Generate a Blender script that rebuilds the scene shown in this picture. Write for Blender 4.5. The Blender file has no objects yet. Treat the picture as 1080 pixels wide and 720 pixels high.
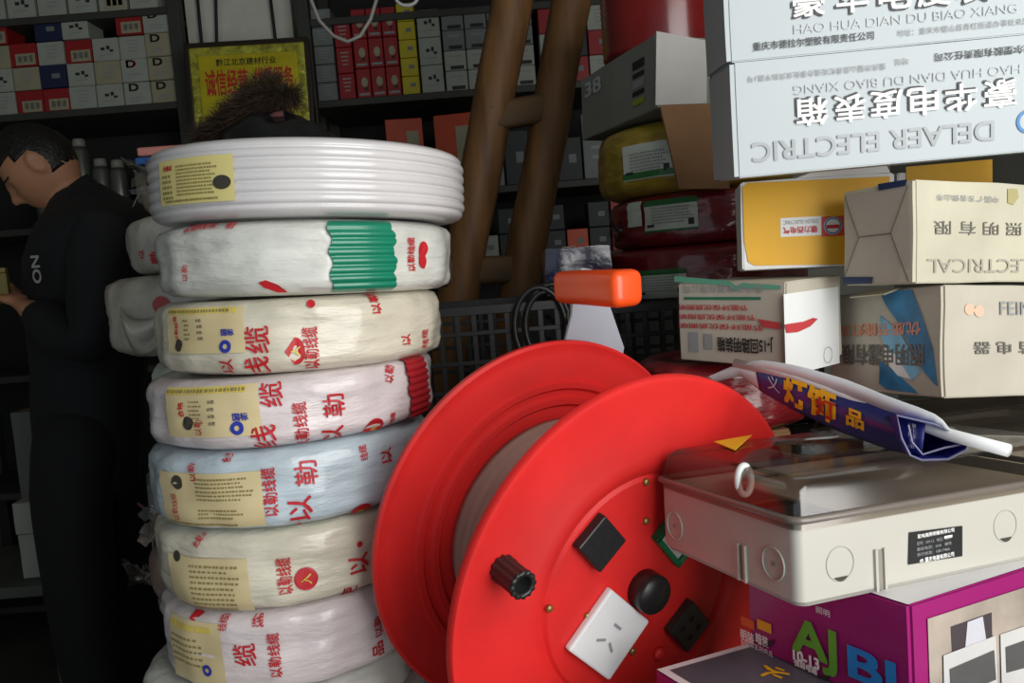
import bpy, bmesh, math, random
from mathutils import Vector, Matrix, Euler, noise
R_ = math.radians
random.seed(7)
S = bpy.context.scene
COL = S.collection

# ------------------------------------------------------------------ camera
F_PX, PITCH, ROLL, CAMZ = 850.0, 5.0, 4.5, 1.30
cam_d = bpy.data.cameras.new('camera')
cam_d.sensor_width = 36.0
cam_d.lens = F_PX * 36.0 / 1080.0
cam_d.clip_start = 0.02
cam = bpy.data.objects.new('camera', cam_d)
COL.objects.link(cam)
cam.matrix_world = (Matrix.Translation((0, 0, CAMZ)) @ Matrix.Rotation(R_(90 - PITCH), 4, 'X')
                    @ Matrix.Rotation(R_(-ROLL), 4, 'Z'))
S.camera = cam
CAMR = cam.matrix_world.to_3x3()
CAML = Vector((0, 0, CAMZ))

# ------------------------------------------------------------------ world, light, exposure
wd = bpy.data.worlds.new('world')
S.world = wd
wd.use_nodes = True
wd.node_tree.nodes['Background'].inputs[0].default_value = (0.80, 0.90, 1.0, 1)
wd.node_tree.nodes['Background'].inputs[1].default_value = 0.50
S.view_settings.view_transform = 'Standard'
S.view_settings.look = 'None'
S.view_settings.gamma = 1.0
S.view_settings.use_curve_mapping = False
S.view_settings.exposure = 0.1


def area_light(name, loc, target, sx, sy, power, color):
    d = bpy.data.lights.new(name, 'AREA')
    d.shape = 'RECTANGLE'
    d.size, d.size_y, d.energy, d.color = sx, sy, power, color
    o = bpy.data.objects.new(name, d)
    COL.objects.link(o)
    o.location = loc
    o.rotation_euler = (Vector(target) - Vector(loc)).to_track_quat('-Z', 'Y').to_euler()
    return o


# daylight coming in through the open shop front behind and to the right of the camera
area_light('shopfront_daylight', (0.78, -0.30, 1.45), (0.12, 0.85, 1.10), 1.0, 1.5, 23.0, (1.0, 0.98, 0.95))


# ------------------------------------------------------------------ helpers: pixels to places
def ray(px, py):
    return CAMR @ Vector(((px - 540) / F_PX, (360 - py) / F_PX, -1.0))


def unp(px, py, d):
    """point at camera depth d"""
    return CAML + ray(px, py) * d


def at_y(px, py, Y):
    r = ray(px, py)
    return CAML + r * (Y / r.y)


def at_z(px, py, Z):
    r = ray(px, py)
    return CAML + r * ((Z - CAMZ) / r.z)


# ------------------------------------------------------------------ helpers: materials
MATS = {}


def lin(c):
    out = []
    for v in c[:3]:
        v /= 255.0
        out.append(v / 12.92 if v <= 0.04045 else ((v + 0.055) / 1.055) ** 2.4)
    return out + [1.0]


def M(name, rgb, rough=0.5, metal=0.0, var=0.06, vscale=12.0, bump=0.0, bscale=60.0, coat=0.0, spec=0.5, dirt=0.0, stretch=None):
    if name in MATS:
        return MATS[name]
    m = bpy.data.materials.new(name)
    m.use_nodes = True
    nt = m.node_tree
    b = nt.nodes['Principled BSDF']
    b.inputs['Roughness'].default_value = rough
    b.inputs['Metallic'].default_value = metal
    b.inputs['Coat Weight'].default_value = coat
    b.inputs['Coat Roughness'].default_value = 0.12
    b.inputs['Specular IOR Level'].default_value = spec
    c = lin(rgb)
    tc = nt.nodes.new('ShaderNodeTexCoord')
    mp = nt.nodes.new('ShaderNodeMapping')
    if stretch:
        mp.inputs['Scale'].default_value = stretch
    nt.links.new(tc.outputs['Object'], mp.inputs['Vector'])
    n = nt.nodes.new('ShaderNodeTexNoise')
    n.inputs['Scale'].default_value = vscale
    n.inputs['Detail'].default_value = 5
    nt.links.new(mp.outputs[0], n.inputs['Vector'])
    r = nt.nodes.new('ShaderNodeValToRGB')
    r.color_ramp.elements[0].position = 0.3
    r.color_ramp.elements[1].position = 0.7
    r.color_ramp.elements[0].color = [x * (1 - var * 1.6 - dirt) for x in c[:3]] + [1]
    r.color_ramp.elements[1].color = [min(1, x * (1 + var)) for x in c[:3]] + [1]
    nt.links.new(n.outputs['Fac'], r.inputs[0])
    nt.links.new(r.outputs[0], b.inputs['Base Color'])
    if bump > 0:
        n2 = nt.nodes.new('ShaderNodeTexNoise')
        n2.inputs['Scale'].default_value = bscale
        n2.inputs['Detail'].default_value = 4
        nt.links.new(mp.outputs[0], n2.inputs['Vector'])
        bp = nt.nodes.new('ShaderNodeBump')
        bp.inputs['Strength'].default_value = bump
        bp.inputs['Distance'].default_value = 0.004
        nt.links.new(n2.outputs['Fac'], bp.inputs['Height'])
        nt.links.new(bp.outputs[0], b.inputs['Normal'])
    MATS[name] = m
    return m


def M_clear(name, tint, rough=0.06, gloss=0.12):
    """thin clear plastic: tinted see-through with a glossy skin"""
    if name in MATS:
        return MATS[name]
    m = bpy.data.materials.new(name)
    m.use_nodes = True
    nt = m.node_tree
    nt.nodes.remove(nt.nodes['Principled BSDF'])
    out = nt.nodes['Material Output']
    t = nt.nodes.new('ShaderNodeBsdfTransparent')
    t.inputs[0].default_value = tint + (1,)
    g = nt.nodes.new('ShaderNodeBsdfGlossy')
    g.inputs['Roughness'].default_value = rough
    lw = nt.nodes.new('ShaderNodeFresnel')
    lw.inputs[0].default_value = 1.32
    ad = nt.nodes.new('ShaderNodeMath')
    ad.operation = 'ADD'
    ad.inputs[1].default_value = gloss
    nt.links.new(lw.outputs[0], ad.inputs[0])
    mx = nt.nodes.new('ShaderNodeMixShader')
    nt.links.new(ad.outputs[0], mx.inputs[0])
    nt.links.new(t.outputs[0], mx.inputs[1])
    nt.links.new(g.outputs[0], mx.inputs[2])
    nt.links.new(mx.outputs[0], out.inputs[0])
    MATS[name] = m
    return m


# ------------------------------------------------------------------ helpers: objects
def tag(o, label, cat, group=None):
    o['label'] = label
    o['category'] = cat
    if group:
        o['group'] = group
    return o


def thing(name, label, cat, loc=(0, 0, 0), rot=None, group=None):
    o = bpy.data.objects.new(name, None)
    o.empty_display_size = 0.02
    COL.objects.link(o)
    if rot is not None:
        o.matrix_world = Matrix.Translation(loc) @ rot.to_4x4()
    else:
        o.location = loc
    return tag(o, label, cat, group)


def link(name, me, mat, parent=None, loc=None, rot=None, label=None):
    o = bpy.data.objects.new(name, me)
    COL.objects.link(o)
    if mat is not None and len(me.materials) == 0:
        for x in (mat if isinstance(mat, (list, tuple)) else [mat]):
            me.materials.append(x)
    if parent is not None:
        o.parent = parent
    if loc is not None or rot is not None:
        o.matrix_local = Matrix.Translation(loc or (0, 0, 0)) @ (rot.to_4x4() if rot is not None else Matrix())
    if label:
        o['label'] = label
    return o


def mesh(name, vs, fs, smooth=False):
    me = bpy.data.meshes.new(name)
    me.from_pydata([tuple(v) for v in vs], [], fs)
    me.validate()
    bm = bmesh.new()
    bm.from_mesh(me)
    bmesh.ops.recalc_face_normals(bm, faces=bm.faces)
    bm.to_mesh(me)
    bm.free()
    if smooth:
        me.shade_smooth()
    return me


def part(name, vs, fs, mat, parent, smooth=False, **k):
    return link(name, mesh(name, vs, fs, smooth), mat, parent, **k)


def structure(o):
    o['kind'] = 'structure'
    return o


def box_me(name, dims, bevel=0.002, seg=2, org=(0, 0, 0)):
    """box with corner at org, bevelled edges"""
    bm = bmesh.new()
    bmesh.ops.create_cube(bm, size=1.0)
    for v in bm.verts:
        v.co = Vector(((v.co.x + .5) * dims[0] + org[0], (v.co.y + .5) * dims[1] + org[1], (v.co.z + .5) * dims[2] + org[2]))
    if bevel:
        bmesh.ops.bevel(bm, geom=bm.edges[:], offset=bevel, segments=seg, affect='EDGES', profile=0.5)
    me = bpy.data.meshes.new(name)
    bm.to_mesh(me)
    bm.free()
    return me


def boxp(name, dims, org, mat, parent, bevel=0.001, **k):
    return link(name, box_me(name, dims, bevel, 2, org), mat, parent, **k)


def carton_me(name, w, l, h, seed=0, amp=0.0012, dent=True):
    """cardboard carton: subdivided box, soft edges, slightly bowed and dented"""
    bm = bmesh.new()
    bmesh.ops.create_cube(bm, size=1.0)
    bmesh.ops.bevel(bm, geom=bm.edges[:], offset=0.012, segments=2, affect='EDGES')
    bmesh.ops.subdivide_edges(bm, edges=bm.edges[:], cuts=5, use_grid_fill=True)
    for v in bm.verts:
        p = Vector(((v.co.x + .5) * w, (v.co.y + .5) * l, (v.co.z + .5) * h))
        q = p * 18 + Vector((seed * 3.1, seed * 1.7, 0))
        n = Vector((noise.noise(q), noise.noise(q + Vector((9, 0, 0))), noise.noise(q + Vector((0, 9, 0)))))
        v.co = p + n * amp
    me = bpy.data.meshes.new(name)
    bm.to_mesh(me)
    bm.free()
    me.shade_smooth()
    try:
        me.set_sharp_from_angle(angle=R_(35))
    except Exception:
        pass
    return me


def lathe(profile, n=64, closed=False, a0=0.0, a1=None, fr=None):
    """profile [(r,z)] about Z"""
    full = a1 is None
    a1 = a0 + 2 * math.pi if full else a1
    m = n if full else n + 1
    vs, fs = [], []
    k = len(profile)
    for i in range(m):
        a = a0 + (a1 - a0) * i / n
        for r, z in profile:
            rr = r + (fr(a, r, z) if fr else 0)
            vs.append((rr * math.sin(a), -rr * math.cos(a), z))
    for i in range(n):
        i2 = (i + 1) % m
        for j in range(k if closed else k - 1):
            j2 = (j + 1) % k
            fs.append((i * k + j, i2 * k + j, i2 * k + j2, i * k + j2))
    if not closed and full:
        if profile[0][0] > 1e-6:
            fs.append(tuple(i * k for i in range(m)))
        if profile[-1][0] > 1e-6:
            fs.append(tuple(i * k + k - 1 for i in range(m)))
    return vs, fs


def cyl(r0, r1, z0, z1, n=20, bev=0.0):
    pr = [(r0, z0), (r1, z1)] if not bev else [(r0 - bev, z0), (r0, z0 + bev), (r1, z1 - bev), (r1 - bev, z1)]
    return lathe(pr, n)


def tube(pts, rad, n=10, closed=False):
    """swept tube through points; rad number or list"""
    pts = [Vector(p) for p in pts]
    m = len(pts)
    vs, fs = [], []
    up = Vector((0, 0, 1))
    prev = None
    for i, p in enumerate(pts):
        if closed:
            t = (pts[(i + 1) % m] - pts[i - 1]).normalized()
        else:
            t = (pts[min(i + 1, m - 1)] - pts[max(i - 1, 0)]).normalized()
        if prev is None:
            a = t.cross(up)
            if a.length < 1e-3:
                a = t.cross(Vector((1, 0, 0)))
            a.normalize()
        else:
            a = (prev - t * prev.dot(t)).normalized()
        prev = a
        b = t.cross(a)
        r = rad[i] if isinstance(rad, (list, tuple)) else rad
        for k in range(n):
            th = 2 * math.pi * k / n
            vs.append(p + a * (math.cos(th) * r) + b * (math.sin(th) * r))
    for i in range(m if closed else m - 1):
        i2 = (i + 1) % m
        for k in range(n):
            k2 = (k + 1) % n
            fs.append((i * n + k, i2 * n + k, i2 * n + k2, i * n + k2))
    if not closed:
        fs.append(tuple(range(n)))
        fs.append(tuple((m - 1) * n + k for k in range(n)))
    return vs, fs


# ------------------------------------------------------------------ helpers: lettering (flat print as thin meshes)
TXT = {}


def text2d(s, size=1.0, bold=0.0, outline=False):
    key = (s, round(bold, 4))
    if key not in TXT:
        cu = bpy.data.curves.new('t', 'FONT')
        cu.body = s
        cu.size = 1.0
        cu.resolution_u = 5 if s.isascii() else 2
        cu.fill_mode = 'FRONT'
        cu.align_x = 'CENTER'
        cu.align_y = 'CENTER'
        o = bpy.data.objects.new('t', cu)
        COL.objects.link(o)
        dg = bpy.context.evaluated_depsgraph_get()
        me = bpy.data.meshes.new_from_object(o.evaluated_get(dg))
        vs = [(v.co.x, v.co.y) for v in me.vertices]
        fs = [tuple(p.vertices) for p in me.polygons]
        bpy.data.objects.remove(o)
        bpy.data.curves.remove(cu)
        bpy.data.meshes.remove(me)
        x0 = min(v[0] for v in vs); x1 = max(v[0] for v in vs)
        y0 = min(v[1] for v in vs); y1 = max(v[1] for v in vs)
        vs = [(x - (x0 + x1) / 2, y - (y0 + y1) / 2) for x, y in vs]
        if bold > 0:                      # heavier strokes: the glyph repeated a little to each side
            n = len(vs)
            b = bold * .7
            sh = ((b, b), (-b, b), (b, -b), (-b, -b))
            fs = [tuple(i + k * n for i in f) for k in range(4) for f in fs]
            vs = [(x + dx, y + dy) for dx, dy in sh for x, y in vs]
        TXT[key] = (vs, fs, x1 - x0, y1 - y0)
    return TXT[key]


def lettering(s, mapf, w=None, h=None, mat=None, parent=None, rot=0.0, bold=0.0, name='lettering'):
    """text fitted to a width and/or height, turned by rot, each vertex mapped by mapf(a,b)->Vector"""
    vs, fs, tw, th = text2d(s, 1.0, bold)
    sx = (w / tw) if w else (h / th)
    sy = (h / th) if h else sx
    c, sn = math.cos(rot), math.sin(rot)
    out = []
    nn = (mapf(1e-3, 0) - mapf(0, 0)).cross(mapf(0, 1e-3) - mapf(0, 0)).normalized()
    q = len(vs) // 4 if bold > 0 else len(vs) + 1
    for i, (x, y) in enumerate(vs):
        x, y = x * sx, y * sy
        out.append(mapf(x * c - y * sn, x * sn + y * c) + nn * (7e-5 * (i // q)))
    me = bpy.data.meshes.new(name)
    me.from_pydata([tuple(v) for v in out], [], fs)
    return link(name, me, mat, parent)


def plane_map(o, U, V, off=0.0006):
    o, U, V = Vector(o), Vector(U).normalized(), Vector(V).normalized()
    N = U.cross(V)
    return lambda a, b: o + U * a + V * b + N * off


def shifted(mapf, da, db):
    return lambda a, b: mapf(a + da, b + db)


def poly_patch(name, pts, mapf, mat, parent, sub=1, **k):
    return part(name, [mapf(a, b) for a, b in pts], [tuple(range(len(pts)))], mat, parent, **k)


def rect_patch(name, w, h, mapf, mat, parent, nx=1, ny=1, **k):
    vs = [mapf(w * (i / nx - .5), h * (j / ny - .5)) for j in range(ny + 1) for i in range(nx + 1)]
    fs = [(j * (nx + 1) + i, j * (nx + 1) + i + 1, (j + 1) * (nx + 1) + i + 1, (j + 1) * (nx + 1) + i) for j in range(ny) for i in range(nx)]
    return part(name, vs, fs, mat, parent, **k)


def disc_pts(r, n=24, ry=None):
    return [(r * math.cos(2 * math.pi * i / n), (ry or r) * math.sin(2 * math.pi * i / n)) for i in range(n)]


def ring_patch(name, r0, r1, mapf, mat, parent, n=28):
    vs = [mapf(r * math.cos(2 * math.pi * i / n), r * math.sin(2 * math.pi * i / n)) for r in (r0, r1) for i in range(n)]
    return part(name, vs, [(i, (i + 1) % n, n + (i + 1) % n, n + i) for i in range(n)], mat, parent)


def text_lines(name, w, h, rows, mapf, mat, parent, fill=0.55, seed=1):
    """tiny unreadable print: rows of short strokes as one mesh"""
    rnd = random.Random(seed)
    vs, fs = [], []
    for j in range(rows):
        y = h * (.5 - (j + .5) / rows)
        hh = h / rows * fill / 2
        x = -w / 2
        xe = w / 2 * rnd.uniform(.55, 1)
        while x < xe:
            d = h / rows * rnd.uniform(.35, .8)
            k = len(vs)
            vs += [mapf(x, y - hh), mapf(x + d, y - hh), mapf(x + d, y + hh), mapf(x, y + hh)]
            fs.append((k, k + 1, k + 2, k + 3))
            x += d + h / rows * rnd.uniform(.15, .4)
    return part(name, vs, fs, mat, parent)


INK = M('ink_black', (38, 38, 40), 0.6)
INKG = M('ink_grey', (150, 153, 155), 0.6)
INKG2 = M('ink_pale_grey', (192, 197, 199), 0.6)
INKR = M('ink_red', (196, 32, 42), 0.5)
INKW = M('ink_white', (235, 235, 232), 0.5)
INKB = M('ink_blue', (40, 70, 160), 0.5)

# ================================================================== THE ROOM
plaster = M('dim_plaster', (150, 150, 140), 0.9, var=0.12, vscale=3)
concrete = M('floor_concrete', (92, 88, 82), 0.8, var=0.15, vscale=4, bump=0.2)
X0, X1, Y0, Y1, ZC = -2.3, 1.7, -1.7, 3.55, 2.9


def slab(name, a, b, mat):
    o = boxp(name, (b[0] - a[0], b[1] - a[1], b[2] - a[2]), a, mat, None, 0)
    return structure(o)


slab('floor', (X0, Y0, -0.1), (X1, Y1, 0), concrete)
slab('ceiling', (X0, Y0, ZC), (X1, Y1, ZC + 0.1), plaster)
slab('wall_back', (X0, Y1, 0), (X1, Y1 + 0.1, ZC), plaster)
slab('wall_left', (X0 - 0.1, Y0, 0), (X0, Y1, ZC), plaster)
slab('wall_right', (X1, Y0, 0), (X1 + 0.1, Y1, ZC), plaster)
slab('wall_front', (X0, Y0 - 0.1, 2.55), (X1, Y0, ZC), plaster)

# ================================================================== COUNTER that carries the stacks
wood_ct = M('counter_laminate', (120, 104, 84), 0.45, var=0.12, vscale=6, stretch=(1, 8, 8))
CT = 0.80
ct = thing('shop_counter', 'long brown shop counter under the cable coils, reel and cartons', 'counter', (0, 0, 0))
boxp('counter_top', (1.75, 1.26, 0.03), (-0.52, 0.40, CT - 0.03), wood_ct, ct, 0.004)
boxp('counter_front', (1.69, 0.02, CT - 0.03), (-0.49, 0.43, 0.0), wood_ct, ct, 0.002)
boxp('side_panel', (0.02, 1.20, CT - 0.03), (-0.49, 0.45, 0.0), wood_ct, ct, 0.002)
boxp('side_panel', (0.02, 1.20, CT - 0.03), (1.18, 0.45, 0.0), wood_ct, ct, 0.002)
boxp('back_panel', (1.65, 0.02, CT - 0.03), (-0.47, 1.63, 0.0), wood_ct, ct, 0.002)

# ================================================================== BACK SHELVES
steel_sh = M('shelf_dark_steel', (62, 64, 58), 0.6, var=0.1)
SY = 3.05           # front of the shelves


def shelf_unit(label, x0, x1, boards, top):
    t = thing('wall_shelf', label, 'shelf', (x0, SY, 0))
    W = x1 - x0
    for z in boards:
        boxp('shelf_board', (W, 0.42, 0.026), (0, 0, z - 0.026), steel_sh, t, 0.003)
    for x in (-0.045, W):
        for y in (-0.01, 0.385):
            boxp('upright', (0.045, 0.045, top), (x, y, 0), steel_sh, t, 0.003)
    boxp('back_panel', (W, 0.01, top), (0, 0.43, 0), M('shelf_back', (40, 40, 38), 0.8), t, 0)
    return t


zl_top = at_y(90, 13, SY).z
zl_mid = at_y(90, 114, SY).z
xl1 = at_y(182, 60, SY).x
shelf_unit('dark steel shelf holding small lamp boxes above the person', X0 + 0.06, xl1, (zl_top, zl_mid, zl_mid - 0.42, 1.05, 0.60, 0.15), 2.85)
xr0 = at_y(334, 100, SY).x
zr_top = at_y(430, 12, SY).z
zr_mid = at_y(430, 99, SY).z
xr1 = 1.05
shelf_unit('dark steel shelf of red, yellow and white boxes behind the ladder', xr0, xr1, (zr_top, zr_mid, at_y(600, 190, SY).z, at_y(600, 268, SY).z, 0.9, 0.5), 2.85)

# small boxes: shared meshes per size and face style
SB_MATS = {  # pale box colours darkened to stand in for weaker light at the back
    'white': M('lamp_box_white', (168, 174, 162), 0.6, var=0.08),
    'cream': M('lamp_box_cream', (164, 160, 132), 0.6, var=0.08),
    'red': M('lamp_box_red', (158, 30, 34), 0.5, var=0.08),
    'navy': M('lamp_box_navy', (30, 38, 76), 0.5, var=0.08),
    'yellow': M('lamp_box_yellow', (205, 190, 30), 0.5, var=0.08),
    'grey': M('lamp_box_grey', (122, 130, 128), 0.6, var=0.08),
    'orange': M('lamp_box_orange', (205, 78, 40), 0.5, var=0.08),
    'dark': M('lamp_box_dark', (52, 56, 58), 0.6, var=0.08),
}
SB_CACHE = {}


def small_box(base, x, z, w, h, style, label, group, y=SY + 0.01, dep=0.12, rz=0.0, colour=None):
    """one small printed packet standing on a board: body, top lid and its print"""
    t = thing('packet_box', label, 'box', (x, y, z), Matrix.Rotation(rz, 3, 'Z'), group)
    key = (base, round(w, 3), round(h, 3), style)
    if key not in SB_CACHE:
        L = []
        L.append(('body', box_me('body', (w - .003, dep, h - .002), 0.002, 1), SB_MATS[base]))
        pm = plane_map((w / 2, 0, h / 2), (1, 0, 0), (0, 0, 1), 0.0008)

        def q(nm, cx, cz, ww, hh, mat):
            vs = [pm(cx - ww / 2, cz - hh / 2), pm(cx + ww / 2, cz - hh / 2), pm(cx + ww / 2, cz + hh / 2), pm(cx - ww / 2, cz + hh / 2)]
            L.append((nm, mesh(nm, vs, [(0, 1, 2, 3)]), mat))
        if style == 'redtop':
            q('label_panel', w * .06, -h * .2, w * .72, h * .48, SB_MATS['cream'])
            for k in (-1, 0, 1):
                q('print', w * (.06 + .2 * k), -h * .18, w * .14, h * .26, INKG)
        elif style == 'logo':
            for a, b, c, d in ((-.12, .02, .16, .12), (.08, .06, .12, .16), (.2, -.08, .14, .1)):
                q('print', a * w, b * h, c * w, d * h, INK)
            q('print', 0, -h * .25, w * .5, h * .04, INKG)
        elif style == 'D':
            dv, df, tw, th = text2d('D', 1, 0.05)
            s = h * .3 / th
            L.append(('print', mesh('print', [pm(-w * .12 + a * s * 1.4, h * .27 + b * s) for a, b in dv], df), INK))
            q('print', 0, -h * .18, w * .6, h * .05, INKG)
            q('print', -w * .05, -h * .3, w * .45, h * .05, INKG)
        elif style == 'Dred':
            dv, df, tw, th = text2d('D', 1, 0.05)
            s = h * .3 / th
            L.append(('print', mesh('print', [pm(-w * .12 + a * s * 1.4, h * .27 + b * s) for a, b in dv], df), INKR))
            q('print', 0, -h * .18, w * .6, h * .05, INKG)
        elif style == 'bulb':
            pts = [pm(w * .04 + a, h * .02 + b) for a, b in disc_pts(w * .22, 12, h * .17)]
            L.append(('print', mesh('print', pts, [tuple(range(12))]), SB_MATS['cream']))
            q('print', w * .1, -h * .2, w * .2, h * .12, INK)
            q('print', -w * .02, -h * .38, w * .7, h * .08, INKG)
        elif style == 'bars':
            q('print', 0, h * .2, w * .5, h * .08, INKG)
            q('print', w * .05, -h * .36, w * .6, h * .18, INK)
        elif style == 'mark':
            q('print', w * .1, 0, w * .3, h * .2, SB_MATS['grey'])
        elif style == 'lines':
            for k in range(4):
                q('print', 0, h * (.28 - .15 * k), w * (.5 - .06 * k), h * .05, INKG)
        elif style == 'sticker':
            q('print', w * .2, h * .05, w * .32, h * .55, SB_MATS['cream'])
        SB_CACHE[key] = L
    for nm, me, mat in SB_CACHE[key]:
        link(nm, me, mat, t)
    return t


cw, chh = 0.1, 0.0845
cols = [  # bottom to top, per column of the left shelf
    [('white', 'lines'), ('white', 'logo'), ('cream', 'lines'), ('red', 'redtop')],
    [('red', 'redtop'), ('cream', 'lines'), ('red', 'redtop')],
    [('red', 'redtop'), ('navy', 'mark'), ('white', 'lines'), ('navy', 'mark')],
    [('white', 'lines'), ('white', 'logo'), ('red', 'redtop'), ('white', 'logo')],
    [('white', 'logo'), ('cream', 'lines'), ('white', 'logo')],
    [('white', 'D'), ('white', 'Dred'), ('white', 'lines'), ('red', 'redtop')],
    [('cream', 'D'), ('cream', 'D'), ('cream', 'D'), ('white', 'D')],
]
cn = {'white': 'white', 'cream': 'cream', 'red': 'red and cream', 'navy': 'navy blue'}
ordn = ['bottom', 'second', 'third', 'fourth']
colw = ['first', 'second', 'third', 'fourth', 'fifth', 'sixth', 'seventh']
xb = at_y(17, 118, SY).x - 0.103
for ci, c in enumerate(cols):
    for k, (b, s) in enumerate(c):
        xx = xb + ci * (xl1 - xb - .1) / 6 - .0008
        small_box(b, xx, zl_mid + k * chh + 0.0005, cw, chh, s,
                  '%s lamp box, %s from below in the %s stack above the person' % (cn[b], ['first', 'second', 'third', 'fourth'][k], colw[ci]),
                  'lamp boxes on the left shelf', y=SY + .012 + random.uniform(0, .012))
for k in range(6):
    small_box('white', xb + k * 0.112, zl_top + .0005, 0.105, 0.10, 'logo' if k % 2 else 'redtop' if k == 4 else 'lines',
              '%s white packet box from the left on the top left board' % ['first', 'second', 'third', 'fourth', 'fifth', 'sixth'][k],
              'packets on the top left board')

# right shelf, main row: grey flat boxes, red lamp boxes, a yellow column, white boxes
gr = 'packet boxes on the back shelf'
zt = zr_mid + .0005


def xpix(px, py=90):
    return at_y(px, py, SY).x


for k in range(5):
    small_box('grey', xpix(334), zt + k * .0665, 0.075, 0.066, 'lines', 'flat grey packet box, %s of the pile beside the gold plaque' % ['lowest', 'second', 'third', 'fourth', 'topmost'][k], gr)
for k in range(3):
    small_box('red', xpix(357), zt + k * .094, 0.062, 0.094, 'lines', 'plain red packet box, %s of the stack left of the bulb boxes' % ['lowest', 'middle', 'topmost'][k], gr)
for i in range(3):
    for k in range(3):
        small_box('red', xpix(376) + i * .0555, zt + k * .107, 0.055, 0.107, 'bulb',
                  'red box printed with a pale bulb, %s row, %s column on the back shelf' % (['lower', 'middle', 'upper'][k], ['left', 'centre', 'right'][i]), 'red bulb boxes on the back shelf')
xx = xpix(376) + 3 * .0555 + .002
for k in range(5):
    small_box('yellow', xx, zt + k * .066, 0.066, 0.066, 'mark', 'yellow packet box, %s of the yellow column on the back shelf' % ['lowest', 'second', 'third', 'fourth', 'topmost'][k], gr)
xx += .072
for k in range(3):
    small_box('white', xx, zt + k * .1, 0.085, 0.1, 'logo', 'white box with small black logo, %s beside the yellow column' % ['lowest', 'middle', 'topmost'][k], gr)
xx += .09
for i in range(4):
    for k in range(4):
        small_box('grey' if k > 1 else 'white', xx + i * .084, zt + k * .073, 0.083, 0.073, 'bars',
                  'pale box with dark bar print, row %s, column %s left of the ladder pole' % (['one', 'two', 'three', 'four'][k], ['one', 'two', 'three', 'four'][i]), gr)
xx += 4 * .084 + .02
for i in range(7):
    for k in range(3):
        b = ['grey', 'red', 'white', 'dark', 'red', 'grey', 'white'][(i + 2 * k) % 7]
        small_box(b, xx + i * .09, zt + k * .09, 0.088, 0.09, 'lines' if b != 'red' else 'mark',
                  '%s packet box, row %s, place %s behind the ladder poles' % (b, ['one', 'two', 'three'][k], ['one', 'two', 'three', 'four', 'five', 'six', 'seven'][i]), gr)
# row under it
z2 = at_y(600, 190, SY).z + .0005
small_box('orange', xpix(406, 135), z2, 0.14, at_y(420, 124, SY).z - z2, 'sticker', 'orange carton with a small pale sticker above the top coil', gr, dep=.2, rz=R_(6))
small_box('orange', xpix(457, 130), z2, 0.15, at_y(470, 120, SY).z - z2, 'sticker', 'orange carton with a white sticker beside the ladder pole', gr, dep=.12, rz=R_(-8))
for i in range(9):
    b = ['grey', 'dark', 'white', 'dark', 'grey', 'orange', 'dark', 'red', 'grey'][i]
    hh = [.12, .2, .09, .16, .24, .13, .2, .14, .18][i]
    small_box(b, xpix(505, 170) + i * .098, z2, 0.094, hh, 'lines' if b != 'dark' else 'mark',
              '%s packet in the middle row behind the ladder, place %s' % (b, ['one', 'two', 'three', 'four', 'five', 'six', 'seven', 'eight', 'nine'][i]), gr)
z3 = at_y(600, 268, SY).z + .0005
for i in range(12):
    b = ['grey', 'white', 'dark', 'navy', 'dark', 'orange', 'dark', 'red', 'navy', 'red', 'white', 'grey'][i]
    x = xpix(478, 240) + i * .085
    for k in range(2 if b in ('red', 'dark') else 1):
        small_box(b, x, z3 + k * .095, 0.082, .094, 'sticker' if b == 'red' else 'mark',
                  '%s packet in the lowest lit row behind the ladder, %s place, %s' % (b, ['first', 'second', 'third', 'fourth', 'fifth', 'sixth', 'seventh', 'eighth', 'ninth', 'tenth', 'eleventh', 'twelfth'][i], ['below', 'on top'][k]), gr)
# grey metal tins and cans on the dark left shelf
tin = M('tin_grey', (120, 122, 116), 0.35, 0.6)
z4 = zl_mid - .42 + .0005
for i, px in enumerate((40, 63, 83, 103, 121)):
    t = thing('spray_can', '%s grey can on the dark shelf behind the head' % ['first', 'second', 'third', 'fourth', 'fifth'][i], 'can', (at_y(px, 150, SY + .1).x, SY + .1, z4), None, 'cans on the dark shelf')
    h = [.22, .30, .33, .25, .24][i]
    part('can_body', *lathe([(.001, 0), (.03, 0), (.032, .004), (.032, h - .05), (.024, h - .03)], 20), tin, t, True)
    part('cap', *lathe([(.024, h - .032), (.022, h - .004), (.018, h), (.001, h)], 20), M('can_cap', (150, 150, 140), .4), t, True)
tb = thing('packet_box', 'pale grey box leaning on the dark shelf beside the coil stack', 'box', (at_y(136, 190, SY).x, SY + .05, z4), Matrix.Rotation(R_(-18), 3, 'Z'))
boxp('body', (.13, .12, .18), (0, 0, 0), M('leaning_box', (118, 122, 112), .7), tb, .003)
boxp('lid', (.134, .124, .03), (-.002, -.002, .18), M('leaning_box_lid', (135, 138, 128), .7), tb, .003)

# pale panel and hanging cables behind the plaque
pp = structure(boxp('trim_1', (at_y(308, 20, 3.2).x - at_y(196, 20, 3.2).x, .06, 2.9), (at_y(196, 20, 3.2).x, 3.2, 0), M('pale_panel', (226, 226, 212), .8, var=.06), None, .003))
for i, (px, dx) in enumerate(((212, -.02), (224, -.10), (292, .02))):
    a = at_y(px, 45, 3.17)
    part_o = part('hanging_wire', *tube([(a.x, 3.17, 1.6), (a.x, 3.17, 2.05), (a.x - dx * .4, 3.165, 2.5), (a.x - dx, 3.17, 2.88)], .006, 8), M('wire_black', (28, 28, 28), .5), None, True)
    tag(part_o, ['dark wire hanging down the pale panel, furthest left', 'dark wire beside the leftmost wire on the pale panel', 'single dark wire on the right of the pale panel'][i], 'wire')

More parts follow.
